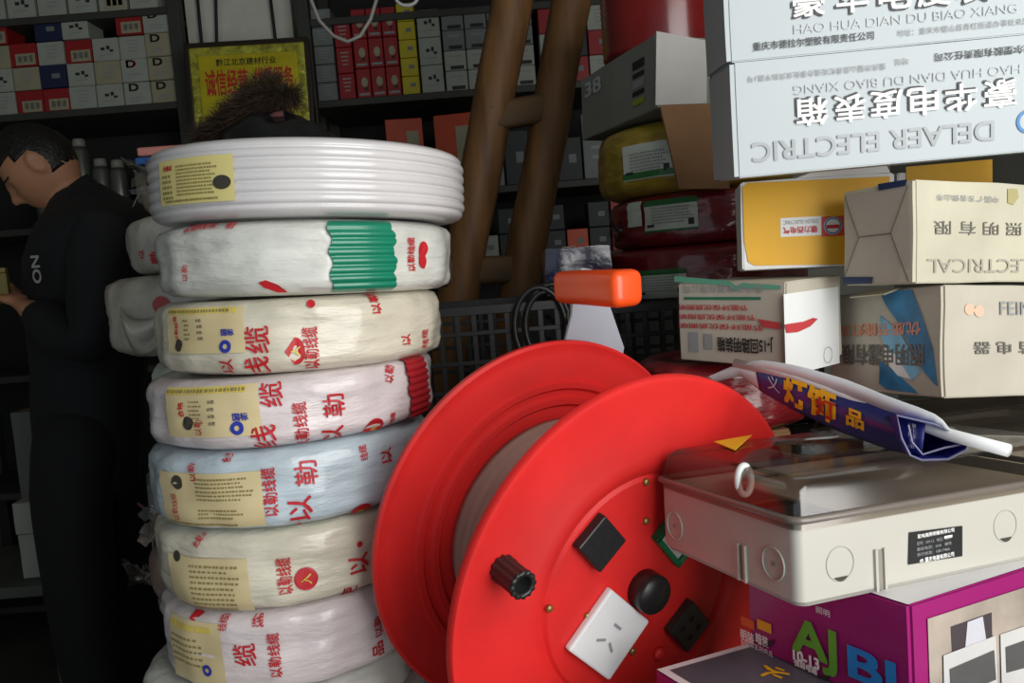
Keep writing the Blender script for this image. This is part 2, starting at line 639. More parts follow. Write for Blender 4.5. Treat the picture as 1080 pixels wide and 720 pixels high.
# gold plaque
PY = 2.86
pa, pb, pc = at_y(191, 46, PY), at_y(323, 42, PY), at_y(207, 139, PY)
pw = (pb - pa).length
ph = (pa - pc).length * 1.02
prot = Matrix.Rotation(R_(1.2), 3, 'Y')
pq = thing('award_plaque', 'gold award plaque in a dark frame with red Chinese lettering', 'plaque', pa + Vector((0, 0, -ph)), prot)
fr = M('plaque_frame', (40, 28, 20), .35)
gold = M('plaque_gold', (222, 206, 44), .28, .35, var=.12, vscale=9, bump=.12, bscale=30)
goldd = M('plaque_gold_border', (236, 224, 92), .2, .6, var=.35, vscale=40, bump=.6, bscale=50)
for nm, d, o in (('frame_rail', (pw, .03, .016), (0, 0, 0)), ('frame_rail', (pw, .03, .016), (0, 0, ph - .016)),
                 ('frame_stile', (.016, .03, ph - .032), (0, 0, .016)), ('frame_stile', (.016, .03, ph - .032), (pw - .016, 0, .016))):
    boxp(nm, d, o, fr, pq, .002)
boxp('gold_border', (pw - .032, .012, ph - .032), (.016, .008, .016), goldd, pq, 0)
boxp('gold_plate', (pw - .09, .012, ph - .09), (.045, .002, .045), gold, pq, .002)
pmap = plane_map((pw / 2, .002, ph / 2), (1, 0, 0), (0, 0, 1), .001)
inkpl = M('plaque_ink', (52, 44, 12), .5)
inkpr = M('plaque_red', (196, 52, 22), .45)
lettering('黔江北京建材行业', shifted(pmap, -.005, ph * .27), w=pw * .48, h=.024, mat=inkpl, parent=pq, bold=.02)
lettering('诚信经营', shifted(pmap, -pw * .18, ph * .05), w=pw * .34, h=.085, mat=inkpr, parent=pq, bold=.03)
lettering('优质服务', shifted(pmap, pw * .20, ph * .07), w=pw * .31, h=.075, mat=inkpr, parent=pq, bold=.03)
lettering('中共黔江区委宣传部', shifted(pmap, -pw * .12, -ph * .18), w=pw * .34, h=.012, mat=inkpl, parent=pq)
lettering('黔江区工商局', shifted(pmap, -pw * .08, -ph * .25), w=pw * .22, h=.010, mat=inkpl, parent=pq)
# plaque hangs on a slim batten fixed to the panel behind it
boxp('hanging_bracket', (.05, 3.2 - PY - .02, .03), (pw * .45, .02, ph * .55), fr, pq, .002)

# looped cable and ring hanging in from above
def px_path(pts, Y):
    return [at_y(a, b, Y) for a, b in pts]


hc = part('looped_cable', *tube(px_path([(326, -40), (328, 0), (337, 22), (352, 38), (367, 44), (380, 38), (391, 20), (397, 0), (400, -40)], 1.9), .0042, 10), M('cable_grey_white', (150, 150, 142), .4), None, True)
tag(hc, 'pale cable loop dangling from above in front of the red boxes', 'cable')
rg = part('cable_ring', *tube(px_path([(420 + 12 * math.cos(2 * math.pi * i / 20) + 9, -4 + 10 * math.sin(2 * math.pi * i / 20)) for i in range(20)], 1.9), .004, 8, True), M('ring_white', (190, 192, 190), .4), None, True)
tag(rg, 'small white wire ring hanging at the top edge', 'ring')

# ================================================================== MAIN STACK OF CABLE COILS
film = dict(rough=0.34, coat=0.6, var=0.10, bump=1.0, bscale=24, stretch=(1, 1, 3.5))
wrapA = M('coil_wrap_white', (216, 218, 210), **film)
wrapB = M('coil_wrap_cream', (218, 212, 192), **film)
wrapC = M('coil_wrap_pinkwhite', (222, 212, 212), **film)
wrapD = M('coil_wrap_blue', (192, 208, 216), **film)
wireW = M('coil_wire_white', (214, 212, 212), 0.3, var=0.05, coat=0.6)
lab_y = M('label_yellow', (226, 214, 140), 0.45, var=0.06, coat=0.4)
lab_t = M('label_tan', (222, 204, 156), 0.45, var=0.07, coat=0.4)
lab_ink = M('label_ink', (146, 134, 80), 0.6)
lab_gold = M('label_goldband', (226, 204, 84), 0.5)
green_w = M('coil_wire_green', (10, 128, 98), 0.35, coat=0.5)
red_w = M('coil_wire_red', (172, 34, 44), 0.35, coat=0.5)
hole_m = M('label_hole', (62, 58, 50), 0.6)
blue_l = M('logo_blue', (42, 58, 168), 0.5)
filmclear = M_clear('clear_film', (0.93, 0.93, 0.93), 0.12, 0.05)


KS = 1.0


class Coil:
    def __init__(self, i, loc, rot, R, h, mat, label, ridges=0, name='cable_coil', amp=0.0036, cat='coil', group=None, inner=0.55, n=120, rnd=0.016):
        self.R, self.h, self.rnd = R, h, rnd
        self.o = thing(name, label, cat, loc, rot, group)
        self.mw = Matrix.Translation(loc) @ rot.to_4x4()
        self.mi = self.mw.inverted()
        rc = rnd
        prof = []
        NV = 7 * 8 if ridges else 14
        # outer wall from bottom to top, with rounded shoulders
        for k in range(NV + 1):
            v = k / NV
            z = h * v
            prof.append((self.rad(z) + (self.ridge(z, ridges) if ridges else 0), z))
        ri = R * inner
        prof += [(R * .8, h), (ri + .012, h), (ri, h - .01), (ri, .01), (ri + .012, 0), (R * .8, 0)]

        def fr(a, r, z):
            if r < R * .7:
                return 0
            if ridges:
                return noise.noise(Vector((math.cos(a) * 2, math.sin(a) * 2, i * 5.3))) * .0012
            q = Vector((math.cos(a) * 5, math.sin(a) * 5, z * 26 + i * 7.7))
            w = noise.noise(Vector((a * 1.3, z * 150, i * 3.3)))
            return noise.noise(q) * amp + w * amp * .45
        vs, fs = lathe(prof, n, closed=True, fr=fr)
        self.fr = fr
        part('coil_body', vs, fs, mat, self.o, True)

    def ridge(self, z, n):
        u = (z / self.h * n) % 1.0
        return -0.0035 * (1 - math.sqrt(max(0, 1 - (2 * u - 1) ** 2)))

    def rad(self, z):
        rc, h, R = self.rnd, self.h, self.R
        d = min(z, h - z)
        if d < rc:
            return R - rc + math.sqrt(max(0, rc * rc - (rc - d) ** 2))
        return R

    def pix(self, px, py):
        """angle and height on the coil where a view line meets its side"""
        o = self.mi @ CAML
        d = self.mi.to_3x3() @ ray(px, py)
        a = d.x ** 2 + d.y ** 2
        b = o.x * d.x + o.y * d.y
        c = o.x ** 2 + o.y ** 2 - self.R ** 2
        D = b * b - a * c
        if D < 0:
            D = 0
        t = (-b - math.sqrt(D)) / a
        p = o + d * t
        return math.atan2(p.x, -p.y), min(max(p.z, .002), self.h - .002)

    def smap(self, th, v, off=0.0016):
        def f(a, b):
            z = min(max(v + b, .0006), self.h - .0006)
            t = th + a / self.R
            r = self.rad(z) + self.fr(t, self.R, z) + off
            return Vector((r * math.sin(t), -r * math.cos(t), z))
        return f

    def at(self, px, py, off=0.0016):
        return self.smap(*self.pix(px, py), off)

    def patch(self, name, x0, y0, x1, y1, mat, off=0.0014, nx=10, ny=10, label=None):
        (t0, v0), (t1, v1) = self.pix(x0, y1), self.pix(x1, y0)
        f = self.smap((t0 + t1) / 2, (v0 + v1) / 2, off)
        return rect_patch(name, (t1 - t0) * self.R, v1 - v0, f, mat, self.o, nx, ny, smooth=True, label=label), f, (t1 - t0) * self.R, v1 - v0

    def txt(self, s, px, py, h=None, w=None, rot=90, mat=None, bold=.012, off=.0019):
        return lettering(s, self.at(px, py, off), w=w and w * KS, h=h and h * KS, mat=mat or INKR, parent=self.o, rot=R_(rot), bold=bold)

    def disc(self, name, px, py, r, mat, ry=None, off=.0022):
        return poly_patch(name, disc_pts(r * KS, 20, ry and ry * KS), self.at(px, py, off), mat, self.o)

    def band(self, name, x0, x1, y, mat, ridges=8):
        """ribbed strip of bare wire that shows through the wrap"""
        t0, t1 = self.pix(x0, y)[0], self.pix(x1, y)[0]
        vs, fs = [], []
        nz, na = ridges * 6, 10
        for k in range(nz + 1):
            z = self.h * (.02 + .96 * k / nz)
            u = (k / nz * ridges) % 1.0
            rr = self.rad(z) + .0058 - .0025 * abs(2 * u - 1) ** 2
            for j in range(na + 1):
                t = t0 + (t1 - t0) * j / na + .012 * math.sin(k * .4)
                vs.append((rr * math.sin(t), -rr * math.cos(t), z))
        for k in range(nz):
            for j in range(na):
                a = k * (na + 1) + j
                fs.append((a, a + 1, a + na + 2, a + na + 1))
        return part(name, vs, fs, mat, self.o, True)

    def maker_label(self, x0, y0, x1, y1, mat, side='lines', off=.0015):
        o, f, w, h = self.patch('paper_label', x0, y0, x1, y1, mat, off)
        g = lambda a, b: f(a, b) + (f(a, b) - Vector((0, 0, f(a, b).z))).normalized() * .0005
        return f, w, h, g


def zat(px, py, Y):
    return at_y(px, py, Y).z


YC = 0.91
KS = YC / 0.82
bounds = [138, 226, 310, 393, 472, 560, 648, 738]   # picture heights of the joints at the stack's middle
mids = [326, 324.5, 320.5, 314, 315, 318, 322]
Rs = [.1515, .141, .138, .139, .136, .133, .130]
tilts = [3.0, 2.8, 1.4, -.4, -.2, .2, 0.]
mats = [wireW, wrapA, wrapB, wrapC, wrapD, wrapB, wrapC]
labs = ['white cable coil with bare ridged turns, on top of the main stack',
        'white wrapped coil with a green wire strip, second from top',
        'cream wrapped coil with tan label and red half disc, third in stack',
        'pinkish white wrapped coil with a red wire strip, fourth in stack',
        'pale blue wrapped coil with tan label, fifth in stack',
        'cream wrapped coil with a round red logo, sixth in stack',
        'white wrapped coil at the picture bottom, seventh in stack']
coils = []
Z = [zat(315, b, YC - .14 * KS) for b in bounds]
for i in range(7):
    x = at_y(mids[i], (bounds[i] + bounds[i + 1]) / 2, YC).x
    h = Z[i] - Z[i + 1] - .0025
    rot = Matrix.Rotation(R_(tilts[i]), 3, 'Y')
    c = Coil(i, Vector((x, YC, Z[i + 1])), rot, Rs[i] * KS, h, mats[i], labs[i], ridges=7 if i == 0 else 0, group='wrapped cable coils in the main stack')
    coils.append(c)
zb = Z[7]
k8 = (zb - CT) / 2
c8 = Coil(8, Vector((coils[6].o.location.x - .02, YC - .005, CT + k8 + .0005)), Matrix(), 0.150, k8 - .002, wrapA, 'white wrapped coil with green edge, eighth in the main stack', group='wrapped cable coils in the main stack')
c8.patch('green_strip', 178, 690, 192, 719, M('wrap_green_print', (40, 120, 90), .5))
c9 = Coil(9, Vector((coils[6].o.location.x - .01, YC, CT + .0003)), Matrix(), 0.152, k8 - .0015, wrapC, 'lowest wrapped coil of the main stack, standing on the counter', group='wrapped cable coils in the main stack')

c1, c2, c3, c4, c5, c6, c7 = coils
# coil 1: yellow label with print and a punched hole; crumpled film tuft
f, w, h, g = c1.maker_label(172, 162, 246, 218, lab_y)
text_lines('print', w * .55, h * .7, 9, shifted(g, w * .08, h * .02), lab_ink, c1.o, .5, 3)
text_lines('print', w * .16, h * .6, 5, shifted(g, -w * .36, -h * .1), lab_ink, c1.o, .5, 4)
text_lines('print', w * .8, h * .07, 1, shifted(g, 0, -h * .42), lab_ink, c1.o, .7, 5)
lettering('合格证', shifted(g, -w * .33, h * .32), w=w * .16, mat=INKR, parent=c1.o, bold=.02)
c1.disc('label_hole', 235, 192, .0085, hole_m, .0058)

# coil 2
c2.txt('以勒线缆', 207, 233, h=.009, rot=6)
c2.txt('勒', 241, 232, h=.009, rot=0)
c2.txt('以勒', 196, 288, h=.007, rot=90)
c2.band('green_wire_strip', 348, 414, 266, green_w, 8)
c2.txt('以勒线缆', 433, 268, w=.030, h=.010, rot=90, bold=.02)
for py, rr in ((263, .0075), (275, .007)):
    c2.disc('logo_disc', 446, py, rr * .75, INKR, rr)
poly_patch('red_mark', [(-.012, .004), (-.005, .006), (.006, .001), (.013, -.006), (.004, -.006), (-.008, -.001)], c2.at(287, 302), INKR, c2.o)
c2.txt('线缆', 402, 240, h=.007, rot=8, mat=INKW)

# coil 3
f, w, h, g = c3.maker_label(180, 322, 256, 372, lab_t)
text_lines('print', w * .95, h * .14, 1, shifted(g, 0, h * .42), lab_gold, c3.o, .8, 6)
text_lines('print', w * .95, h * .10, 1, shifted(g, 0, h * .42), lab_ink, c3.o, .6, 7)
lettering('以勒线缆', shifted(g, -w * .33, h * .05), w=h * .55, h=.006, mat=INKR, parent=c3.o, rot=R_(90), bold=.02)
for k in range(4):
    lettering('米数', shifted(g, w * .02, h * (.22 - .13 * k)), w=w * .07, mat=INK, parent=c3.o)
text_lines('print', w * .08, h * .5, 5, shifted(g, -w * .16, h * .02), lab_ink, c3.o, .4, 8)
c3.disc('label_hole', 190, 364, .0055, hole_m)
ring_patch('blue_logo', .0025, .0062, c3.at(239, 365, .0024), blue_l, c3.o)
lettering('国标', c3.at(241, 350, .0024), w=.013, mat=blue_l, parent=c3.o, bold=.03)
c3.txt('缆', 272, 358, h=.021, w=.023)
c3.txt('线', 272, 390, h=.021, w=.023)
c3.txt('以', 240, 386, h=.013)
c3.disc('red_dot', 328, 320, .0035, INKR)
c3.txt('以勒', 396, 319, h=.010, bold=.02)
poly_patch('half_disc_logo', [(-.0095, .0), ] + [(.0095 * math.sin(R_(a)) * .9 + .0, .013 * math.cos(R_(a))) for a in range(0, 181, 15)] + [(-.002, -.013)], c3.at(312, 370), INKR, c3.o)
c3.txt('人', 312, 370, h=.008, mat=lab_gold, off=.0026)
c3.txt('以勒线缆', 328, 367, w=.036, h=.013, bold=.02)
c3.txt('以', 427, 358, h=.010)
c3.txt('线缆', 447, 357, w=.018, h=.010)

# coil 4
f, w, h, g = c4.maker_label(180, 404, 271, 460, lab_t)
text_lines('print', w * .95, h * .14, 1, shifted(g, 0, h * .42), lab_gold, c4.o, .8, 9)
text_lines('print', w * .95, h * .10, 1, shifted(g, 0, h * .42), lab_ink, c4.o, .6, 10)
lettering('合格', shifted(g, -w * .28, h * .06), w=h * .3, h=.007, mat=INKR, parent=c4.o, rot=R_(90), bold=.03)
text_lines('print', w * .14, h * .5, 6, shifted(g, -w * .12, h * .0), lab_ink, c4.o, .35, 11)
for k in range(4):
    lettering('米数', shifted(g, w * .06, h * (.2 - .14 * k)), w=w * .07, mat=INK, parent=c4.o)
lettering('以勒', shifted(g, -w * .1, -h * .3), w=h * .3, h=.010, mat=INKR, parent=c4.o, rot=R_(90))
c4.disc('label_hole', 199, 446, .006, hole_m)
ring_patch('blue_logo', .0026, .0066, c4.at(251, 451, .0024), blue_l, c4.o)
lettering('国标', c4.at(254, 439, .0024), w=.015, mat=blue_l, parent=c4.o, bold=.03)
c4.txt('缆', 286, 416, h=.019, w=.021)
c4.txt('线', 279, 462, h=.021, w=.023)
c4.txt('以勒线缆', 318, 450, w=.043, h=.012, bold=.018)
c4.txt('勒', 352, 427, h=.019, w=.020)
c4.txt('以', 352, 460, h=.019, w=.018)
c4.disc('logo_disc', 396, 452, .0098, INKR)
c4.txt('吕', 396, 452, h=.005, mat=lab_gold, off=.003)
c4.txt('以勒线缆', 414, 447, w=.022, h=.006, bold=.02)
c4.band('red_wire_strip', 429, 449, 418, red_w, 9)
c4.txt('以勒', 411, 394, w=.016, h=.010, rot=70)

# coil 5
f, w, h, g = c5.maker_label(177, 496, 275, 550, lab_t)
text_lines('print', w * .5, h * .45, 6, shifted(g, w * .18, h * .2), lab_ink, c5.o, .45, 12)
text_lines('print', w * .4, h * .2, 3, shifted(g, w * .14, -h * .25), lab_ink, c5.o, .5, 13)
text_lines('print', w * .9, h * .06, 1, shifted(g, 0, -h * .45), lab_ink, c5.o, .7, 14)
lettering('以勒线缆', shifted(g, -w * .32, -h * .15), w=h * .5, h=.010, mat=INKR, parent=c5.o, rot=R_(100))
c5.disc('label_hole', 188, 508, .0065, hole_m)
c5.txt('以勒', 203, 498, h=.008, rot=90)
c5.txt('线', 238, 480, h=.009)
c5.txt('以勒线缆', 285, 518, w=.042, h=.012, bold=.018)
c5.txt('勒', 323, 498, h=.019, w=.021)
c5.txt('以', 317, 536, h=.020, w=.022)
c5.disc('red_dot', 316, 554, .0018, INKR)
c5.disc('logo_disc', 383, 541, .0105, INKR, .0085)
c5.txt('吕', 383, 541, h=.005, mat=lab_gold, off=.003)
c5.txt('以', 407, 480, h=.014)
c5.txt('线缆', 382, 477, w=.014, h=.008)

# coil 6
f, w, h, g = c6.maker_label(187, 588, 261, 637, lab_t)
text_lines('print', w * .55, h * .8, 8, shifted(g, w * .12, 0), lab_ink, c6.o, .4, 15)
text_lines('print', w * .9, h * .06, 1, shifted(g, 0, -h * .46), lab_ink, c6.o, .7, 16)
c6.txt('线缆', 207, 560, w=.018, h=.009, rot=70)
c6.disc('label_hole', 189, 585, .005, hole_m)
c6.txt('以勒线缆', 300, 607, w=.032, h=.013, bold=.02)
c6.disc('logo_disc', 323, 610, .0102, INKR)
c6.txt('入', 323, 610, h=.009, mat=lab_gold, off=.003)
c6.txt('以', 378, 594, h=.019)
c6.disc('red_dot', 378, 573, .0028, INKR)
c6.txt('使', 371, 632, h=.015)

# coil 7
f, w, h, g = c7.maker_label(188, 658, 232, 718, lab_t)
text_lines('print', w * .9, h * .10, 1, shifted(g, 0, h * .4), lab_gold, c7.o, .8, 17)
text_lines('print', w * .7, h * .45, 5, shifted(g, -w * .1, h * .05), lab_ink, c7.o, .35, 18)
ring_patch('blue_logo', .0026, .0058, c7.at(220, 706, .0024), blue_l, c7.o)
poly_patch('red_mark', [(-.008, .006), (.003, .007), (.008, .001), (.0, -.006), (-.008, -.004)], c7.at(203, 646), INKR, c7.o)
c7.txt('线缆', 235, 657, w=.012, h=.009)
c7.txt('缆', 259, 690, h=.020, w=.021)
c7.txt('以勒线缆', 290, 690, w=.040, h=.011, bold=.018)
c7.txt('线', 272, 655, h=.010, rot=0)
c7.txt('以勒', 398, 660, w=.020, h=.010)
c7.txt('品', 398, 684, h=.013)


def tuft(parent, p, size, mat, seed, n=9):
    """crumpled end of the clear wrap: a few folded leaves"""
    rnd = random.Random(seed)
    vs, fs = [], []
    for k in range(n):
        a = rnd.uniform(0, 6.28)
        b = rnd.uniform(-.8, .8)
        d = Vector((-abs(math.cos(a)) * .9, math.sin(a) * .5, b))
        s = Vector((rnd.uniform(-1, 1), rnd.uniform(-1, 1), rnd.uniform(-1, 1))) * size * .35
        base = len(vs)
        for j in range(4):
            q = Vector(p) + d * size * (j / 3) + Vector((0, 0, math.sin(j * 2.1 + k) * size * .15))
            vs += [q - s * (1 - .2 * j), q + s * (1 - .15 * j)]
        for j in range(3):
            fs.append((base + 2 * j, base + 2 * j + 1, base + 2 * j + 3, base + 2 * j + 2))
    return part('film_tuft', vs, fs, mat, parent, True)


tuft(c1.o, (-.162, -.03, .05), .03, M_clear('crumpled_film', (.7, .7, .68), .2, .2), 2)
tuft(c6.o, (-.143, -.01, .065), .035, M_clear('crumpled_film_b', (.66, .58, .54), .2, .2), 5, 12)

# ================================================================== RED CABLE REEL
red_pl = M('reel_red_plastic', (222, 38, 36), 0.5, var=0.14, vscale=7, bump=0.05, bscale=25)
drum_g = M('reel_drum_grey', (168, 150, 138), 0.6, var=0.12, vscale=8, stretch=(1, 1, 12), bump=0.1)
blk = M('black_plastic', (34, 36, 36), 0.35, var=0.05)
blk2 = M('black_hole', (8, 8, 8), 0.7)
wht_pl = M('white_socket_plastic', (232, 234, 234), 0.35, var=0.02)
brass = M('screw_brass', (160, 132, 80), 0.4, 0.7)
grn = M('green_frame', (20, 110, 66), 0.4)
orange = M('handle_orange', (250, 84, 24), 0.38, var=0.05, coat=0.3)
plate_g = M('bracket_pale_steel', (176, 180, 190), 0.45, 0.2, var=0.05)

az, el = R_(31.27), R_(-9.34)
rn = Vector((math.sin(az) * math.cos(el), -math.cos(az) * math.cos(el), math.sin(el)))
ru = Vector((0, 0, 1)).cross(rn).normalized()
rv = rn.cross(ru)
rc_ = unp(678.15, 619.5, 0.74)
RR, RT, RD, RP = 0.2009, 0.1573, 0.1200, 0.1121
# local frame: X = u, Y = v, Z = outward axis
rmat = Matrix((ru, rv, rn)).transposed()
reel = thing('cable_reel', 'large red plastic cable reel with sockets on its face', 'reel', rc_ - rn * RT, rmat)


def flange(z0, up, name):
    """dished disc with rolled rim and stepped rings; up=+1 faces outwards along +Z"""
    s = up
    pr_out = [(.0005, 0), (RP - .006, 0), (RP - .003, -.003), (RP, -.0005), (RP + .010, .003), (RP + .016, .0012), (RR * .80, .001), (RR * .94, .0015), (RR - .006, .0035), (RR - .002, .0035), (RR, .001)]
    pr_in = [(RR, -.004), (RR - .003, -.0065), (RR - .007, -.005), (RR * .93, -.0045), (RR * .80, -.006), (.161, -.0066), (.158, -.0112), (.152, -.0112), (.149, -.0070), (.144, -.0070), (.141, -.0114), (.135, -.0114), (.132, -.0074), (.0005, -.0074)]
    vs, fs = lathe([(r, z0 + s * z) for r, z in pr_out + pr_in], 128)
    o = part(name, vs, fs, red_pl, reel, True)
    o.data.set_sharp_from_angle(angle=R_(40))
    return o


flange(RT, 1, 'front_flange')
flange(0.0, -1, 'back_flange')
part('drum', *lathe([(RD, .010), (RD + .0015, .02), (RD, .03), (RD, RT - .03), (RD + .0015, RT - .02), (RD, RT - .01)], 96), drum_g, reel, True)


def rlocal(u, v, z=0.0):
    return Vector((u, v, RT + z))


def rplate(name, u, v, w, h, rot, t, mat, bev=.0015):
    me = box_me(name, (w, h, t), bev, 2, (-w / 2, -h / 2, 0))
    return link(name, me, mat, reel, loc=rlocal(u, v, .0), rot=Matrix.Rotation(R_(rot), 3, 'Z'))


def hole_on(p, name, a, b, w, h, t, rot=0, mat=blk2):
    c, s = math.cos(R_(rot)), math.sin(R_(rot))
    vs = [Vector((a + x * c - y * s, b + x * s + y * c, t + .0004)) for x, y in ((-w / 2, -h / 2), (w / 2, -h / 2), (w / 2, h / 2), (-w / 2, h / 2))]
    return part(name, vs, [(0, 1, 2, 3)], mat, p)


s1 = rplate('black_socket', -.0567, .0622, .0365, .0385, 40, .010, blk)
for p in (s1,):
    hole_on(p, 'slot', -.006, .009, .003, .007, .010, 20)
    hole_on(p, 'slot', .007, .006, .006, .006, .010)
    hole_on(p, 'slot', .007, -.007, .006, .006, .010)
    hole_on(p, 'slot', -.006, -.007, .006, .005, .010)
s2 = rplate('black_socket', .0548, -.0538, .0375, .040, 40, .010, blk)
for a, b in ((-.007, .008), (.006, .007), (.006, -.008), (-.007, -.007)):
    hole_on(s2, 'slot', a, b, .006, .005, .010)
ws = rplate('white_socket', -.0425, -.031, .064, .0665, 45, .008, wht_pl, .0022)
slotg = M('slot_grey', (150, 152, 155), .6)
hole_on(ws, 'slot', .010, .0, .0028, .011, .008, 0, slotg)
hole_on(ws, 'slot', -.008, .008, .0028, .011, .008, 28, slotg)
hole_on(ws, 'slot', -.008, -.008, .0028, .011, .008, -28, slotg)
# green framed indicator window, partly behind the grey box
for a, b, w, h in ((-.021, 0, .005, .047), (.021, 0, .005, .047), (0, .021, .047, .005), (0, -.021, .047, .005)):
    me = box_me('green_frame', (w, h, .009), .001, 1, (a - w / 2, b - h / 2, 0))
    link('green_frame', me, grn, reel, loc=rlocal(.039, .046), rot=Matrix.Rotation(R_(40), 3, 'Z'))
me = box_me('indicator_glass', (.038, .038, .005), .001, 1, (-.019, -.019, 0))
link('indicator_glass', me, M('indicator_pale', (190, 198, 190), .3), reel, loc=rlocal(.039, .046), rot=Matrix.Rotation(R_(40), 3, 'Z'))
# centre boss
part('axle_cap', *lathe([(.0185, 0), (.0185, .016), (.017, .0185), (.0005, .0185)], 32), blk, reel, True, loc=rlocal(.0, .0))
# screws and rivet
for (u, v) in ((-.0029, .1044), (-.1049, .0122), (-.0007, .0665), (-.064, -.0081), (-.0095, -.062)):
    part('screw', *lathe([(.0037, 0), (.0033, .0018), (.002, .0028), (.0003, .0031)], 14), brass, reel, True, loc=rlocal(u, v))
part('rivet', *lathe([(.007, 0), (.0062, .004), (.004, .0058), (.0003, .0062)], 16), red_pl, reel, True, loc=rlocal(.0231, -.0753))
# winding knob: ribbed hollow grip
def ribs(a, r, z):
    return .0007 * math.cos(12 * a) if r > .0095 else 0


vs, fs = lathe([(.0005, .0), (.0115, .0), (.0118, .003), (.0110, .007), (.0110, .027), (.0117, .030), (.0110, .032), (.0076, .032), (.0072, .030), (.0072, .014), (.0005, .014)], 72, fr=ribs)
part('winding_knob', vs, fs, blk, reel, True, loc=rlocal(-.152, .063, .001))

# rear bracket plate with the orange carrying handle
cb = rc_ - rn * (RT + .014)


def on_back(px, py):
    r = ray(px, py)
    t = (cb - CAML).dot(rn) / r.dot(rn)
    p = CAML + r * t - cb
    return p.dot(ru), p.dot(rv)


hu, hv = on_back(618, 300)
zf = (CT - cb.z) / rv.z          # v where the plate meets the counter
pl = [(hu - .016, hv + .012), (hu - .006, hv + .018), (hu + .006, hv + .016), (hu + .030, hv - .02), (hu + .055, hv - .075), (.075, -.02), (.10, zf + .008), (.075, zf + .008), (.0, -.05), (-.075, zf + .008), (-.10, zf + .008), (-.045, -.02), (hu - .03, hv - .075), (hu - .018, hv - .03)]
n = len(pl)
vs = [Vector((a, b, -.016)) for a, b in pl] + [Vector((a, b, -.013)) for a, b in pl]
fs = [tuple(range(n)), tuple(range(2 * n - 1, n - 1, -1))] + [(i, (i + 1) % n, n + (i + 1) % n, n + i) for i in range(n)]
part('bracket_plate', vs, fs, plate_g, reel)
for sx in (-1, 1):
    boxp('foot', (.05, .004, .03), (sx * .0875 - .025, zf + .006, -.03), plate_g, reel, .001)
part('hub_pin', *lathe([(.015, -.022), (.015, -.001)], 24), blk, reel, True)
# handle: chunky square grip with rounded edges, along the axle direction
hme = box_me('carrying_handle', (.034, .033, .106), .009, 4, (-.017, -.0165, -.012))
for v in hme.vertices:
    k = 1 + .10 * max(0, (v.co.z - .05) / .05)
    v.co.x *= k; v.co.y *= k
hme.shade_smooth()
link('carrying_handle', hme, orange, reel, loc=(hu - .030, hv + .002, 0), rot=Matrix.Rotation(R_(-7), 3, 'X'))

# ================================================================== CARTONS AND BOXES ON THE RIGHT
class Carton:
    def __init__(self, name, label, near, yaw, rx, ry, w, l, h, mat, cat='carton', mat3=None, group=None, seed=1, seam=True, amp=.0012, body='carton_body'):
        rot = Euler((0, 0, R_(yaw))).to_matrix() @ Matrix.Rotation(R_(rx), 3, 'X') @ Matrix.Rotation(R_(ry), 3, 'Y')
        if mat3 is not None:
            rot = mat3
        self.w, self.l, self.h = w, l, h
        self.o = thing(name, label, cat, near, rot, group)
        self.mw = Matrix.Translation(near) @ rot.to_4x4()
        self.mi = self.mw.inverted()
        if mat is not None:
            link(body, carton_me(body, w, l, h, seed, amp), mat, self.o)
        self.near = Vector(near)

    def loc(self, face, px, py):
        o = self.mi @ CAML
        d = self.mi.to_3x3() @ ray(px, py)
        t = {'front': -o.y / d.y, 'side': -o.x / d.x, 'top': (self.h - o.z) / d.z}[face]
        return o + d * t

    def fmap(self, face, px=None, py=None, p=None, off=.0012):
        p = p if p is not None else self.loc(face, px, py)
        if face == 'front':
            return plane_map((p.x, 0, p.z), (1, 0, 0), (0, 0, 1), off)
        if face == 'side':
            return plane_map((0, p.y, p.z), (0, -1, 0), (0, 0, 1), off)
        return plane_map((p.x, p.y, self.h), (1, 0, 0), (0, 1, 0), off)

    def txt(self, s, face, x0, y0, x1, y1, mat=None, flip=False, bold=0.0, off=.0014, hk=None):
        """lettering filling the picture box x0..x1,y0..y1 on a face"""
        a, b = self.loc(face, x0, (y0 + y1) / 2), self.loc(face, x1, (y0 + y1) / 2)
        c, d = self.loc(face, (x0 + x1) / 2, y0), self.loc(face, (x0 + x1) / 2, y1)
        f = self.fmap(face, p=(a + b) / 2, off=off)
        return lettering(s, f, w=(a - b).length, h=(c - d).length if hk is None else hk, mat=mat or INK, parent=self.o, rot=math.pi if flip else 0.0, bold=bold)

    def rect(self, name, face, x0, y0, x1, y1, mat, off=.001, label=None):
        a, b = self.loc(face, x0, (y0 + y1) / 2), self.loc(face, x1, (y0 + y1) / 2)
        c, d = self.loc(face, (x0 + x1) / 2, y0), self.loc(face, (x0 + x1) / 2, y1)
        f = self.fmap(face, p=(a + b) / 2, off=off)
        return rect_patch(name, (a - b).length, (c - d).length, f, mat, self.o, label=label)

    def poly(self, name, face, pts, mat, off=.001):
        P = [self.loc(face, *q) for q in pts]
        k = {'front': Vector((0, -off, 0)), 'side': Vector((-off, 0, 0)), 'top': Vector((0, 0, off))}[face]
        return part(name, [q + k for q in P], [tuple(range(len(P)))], mat, self.o)


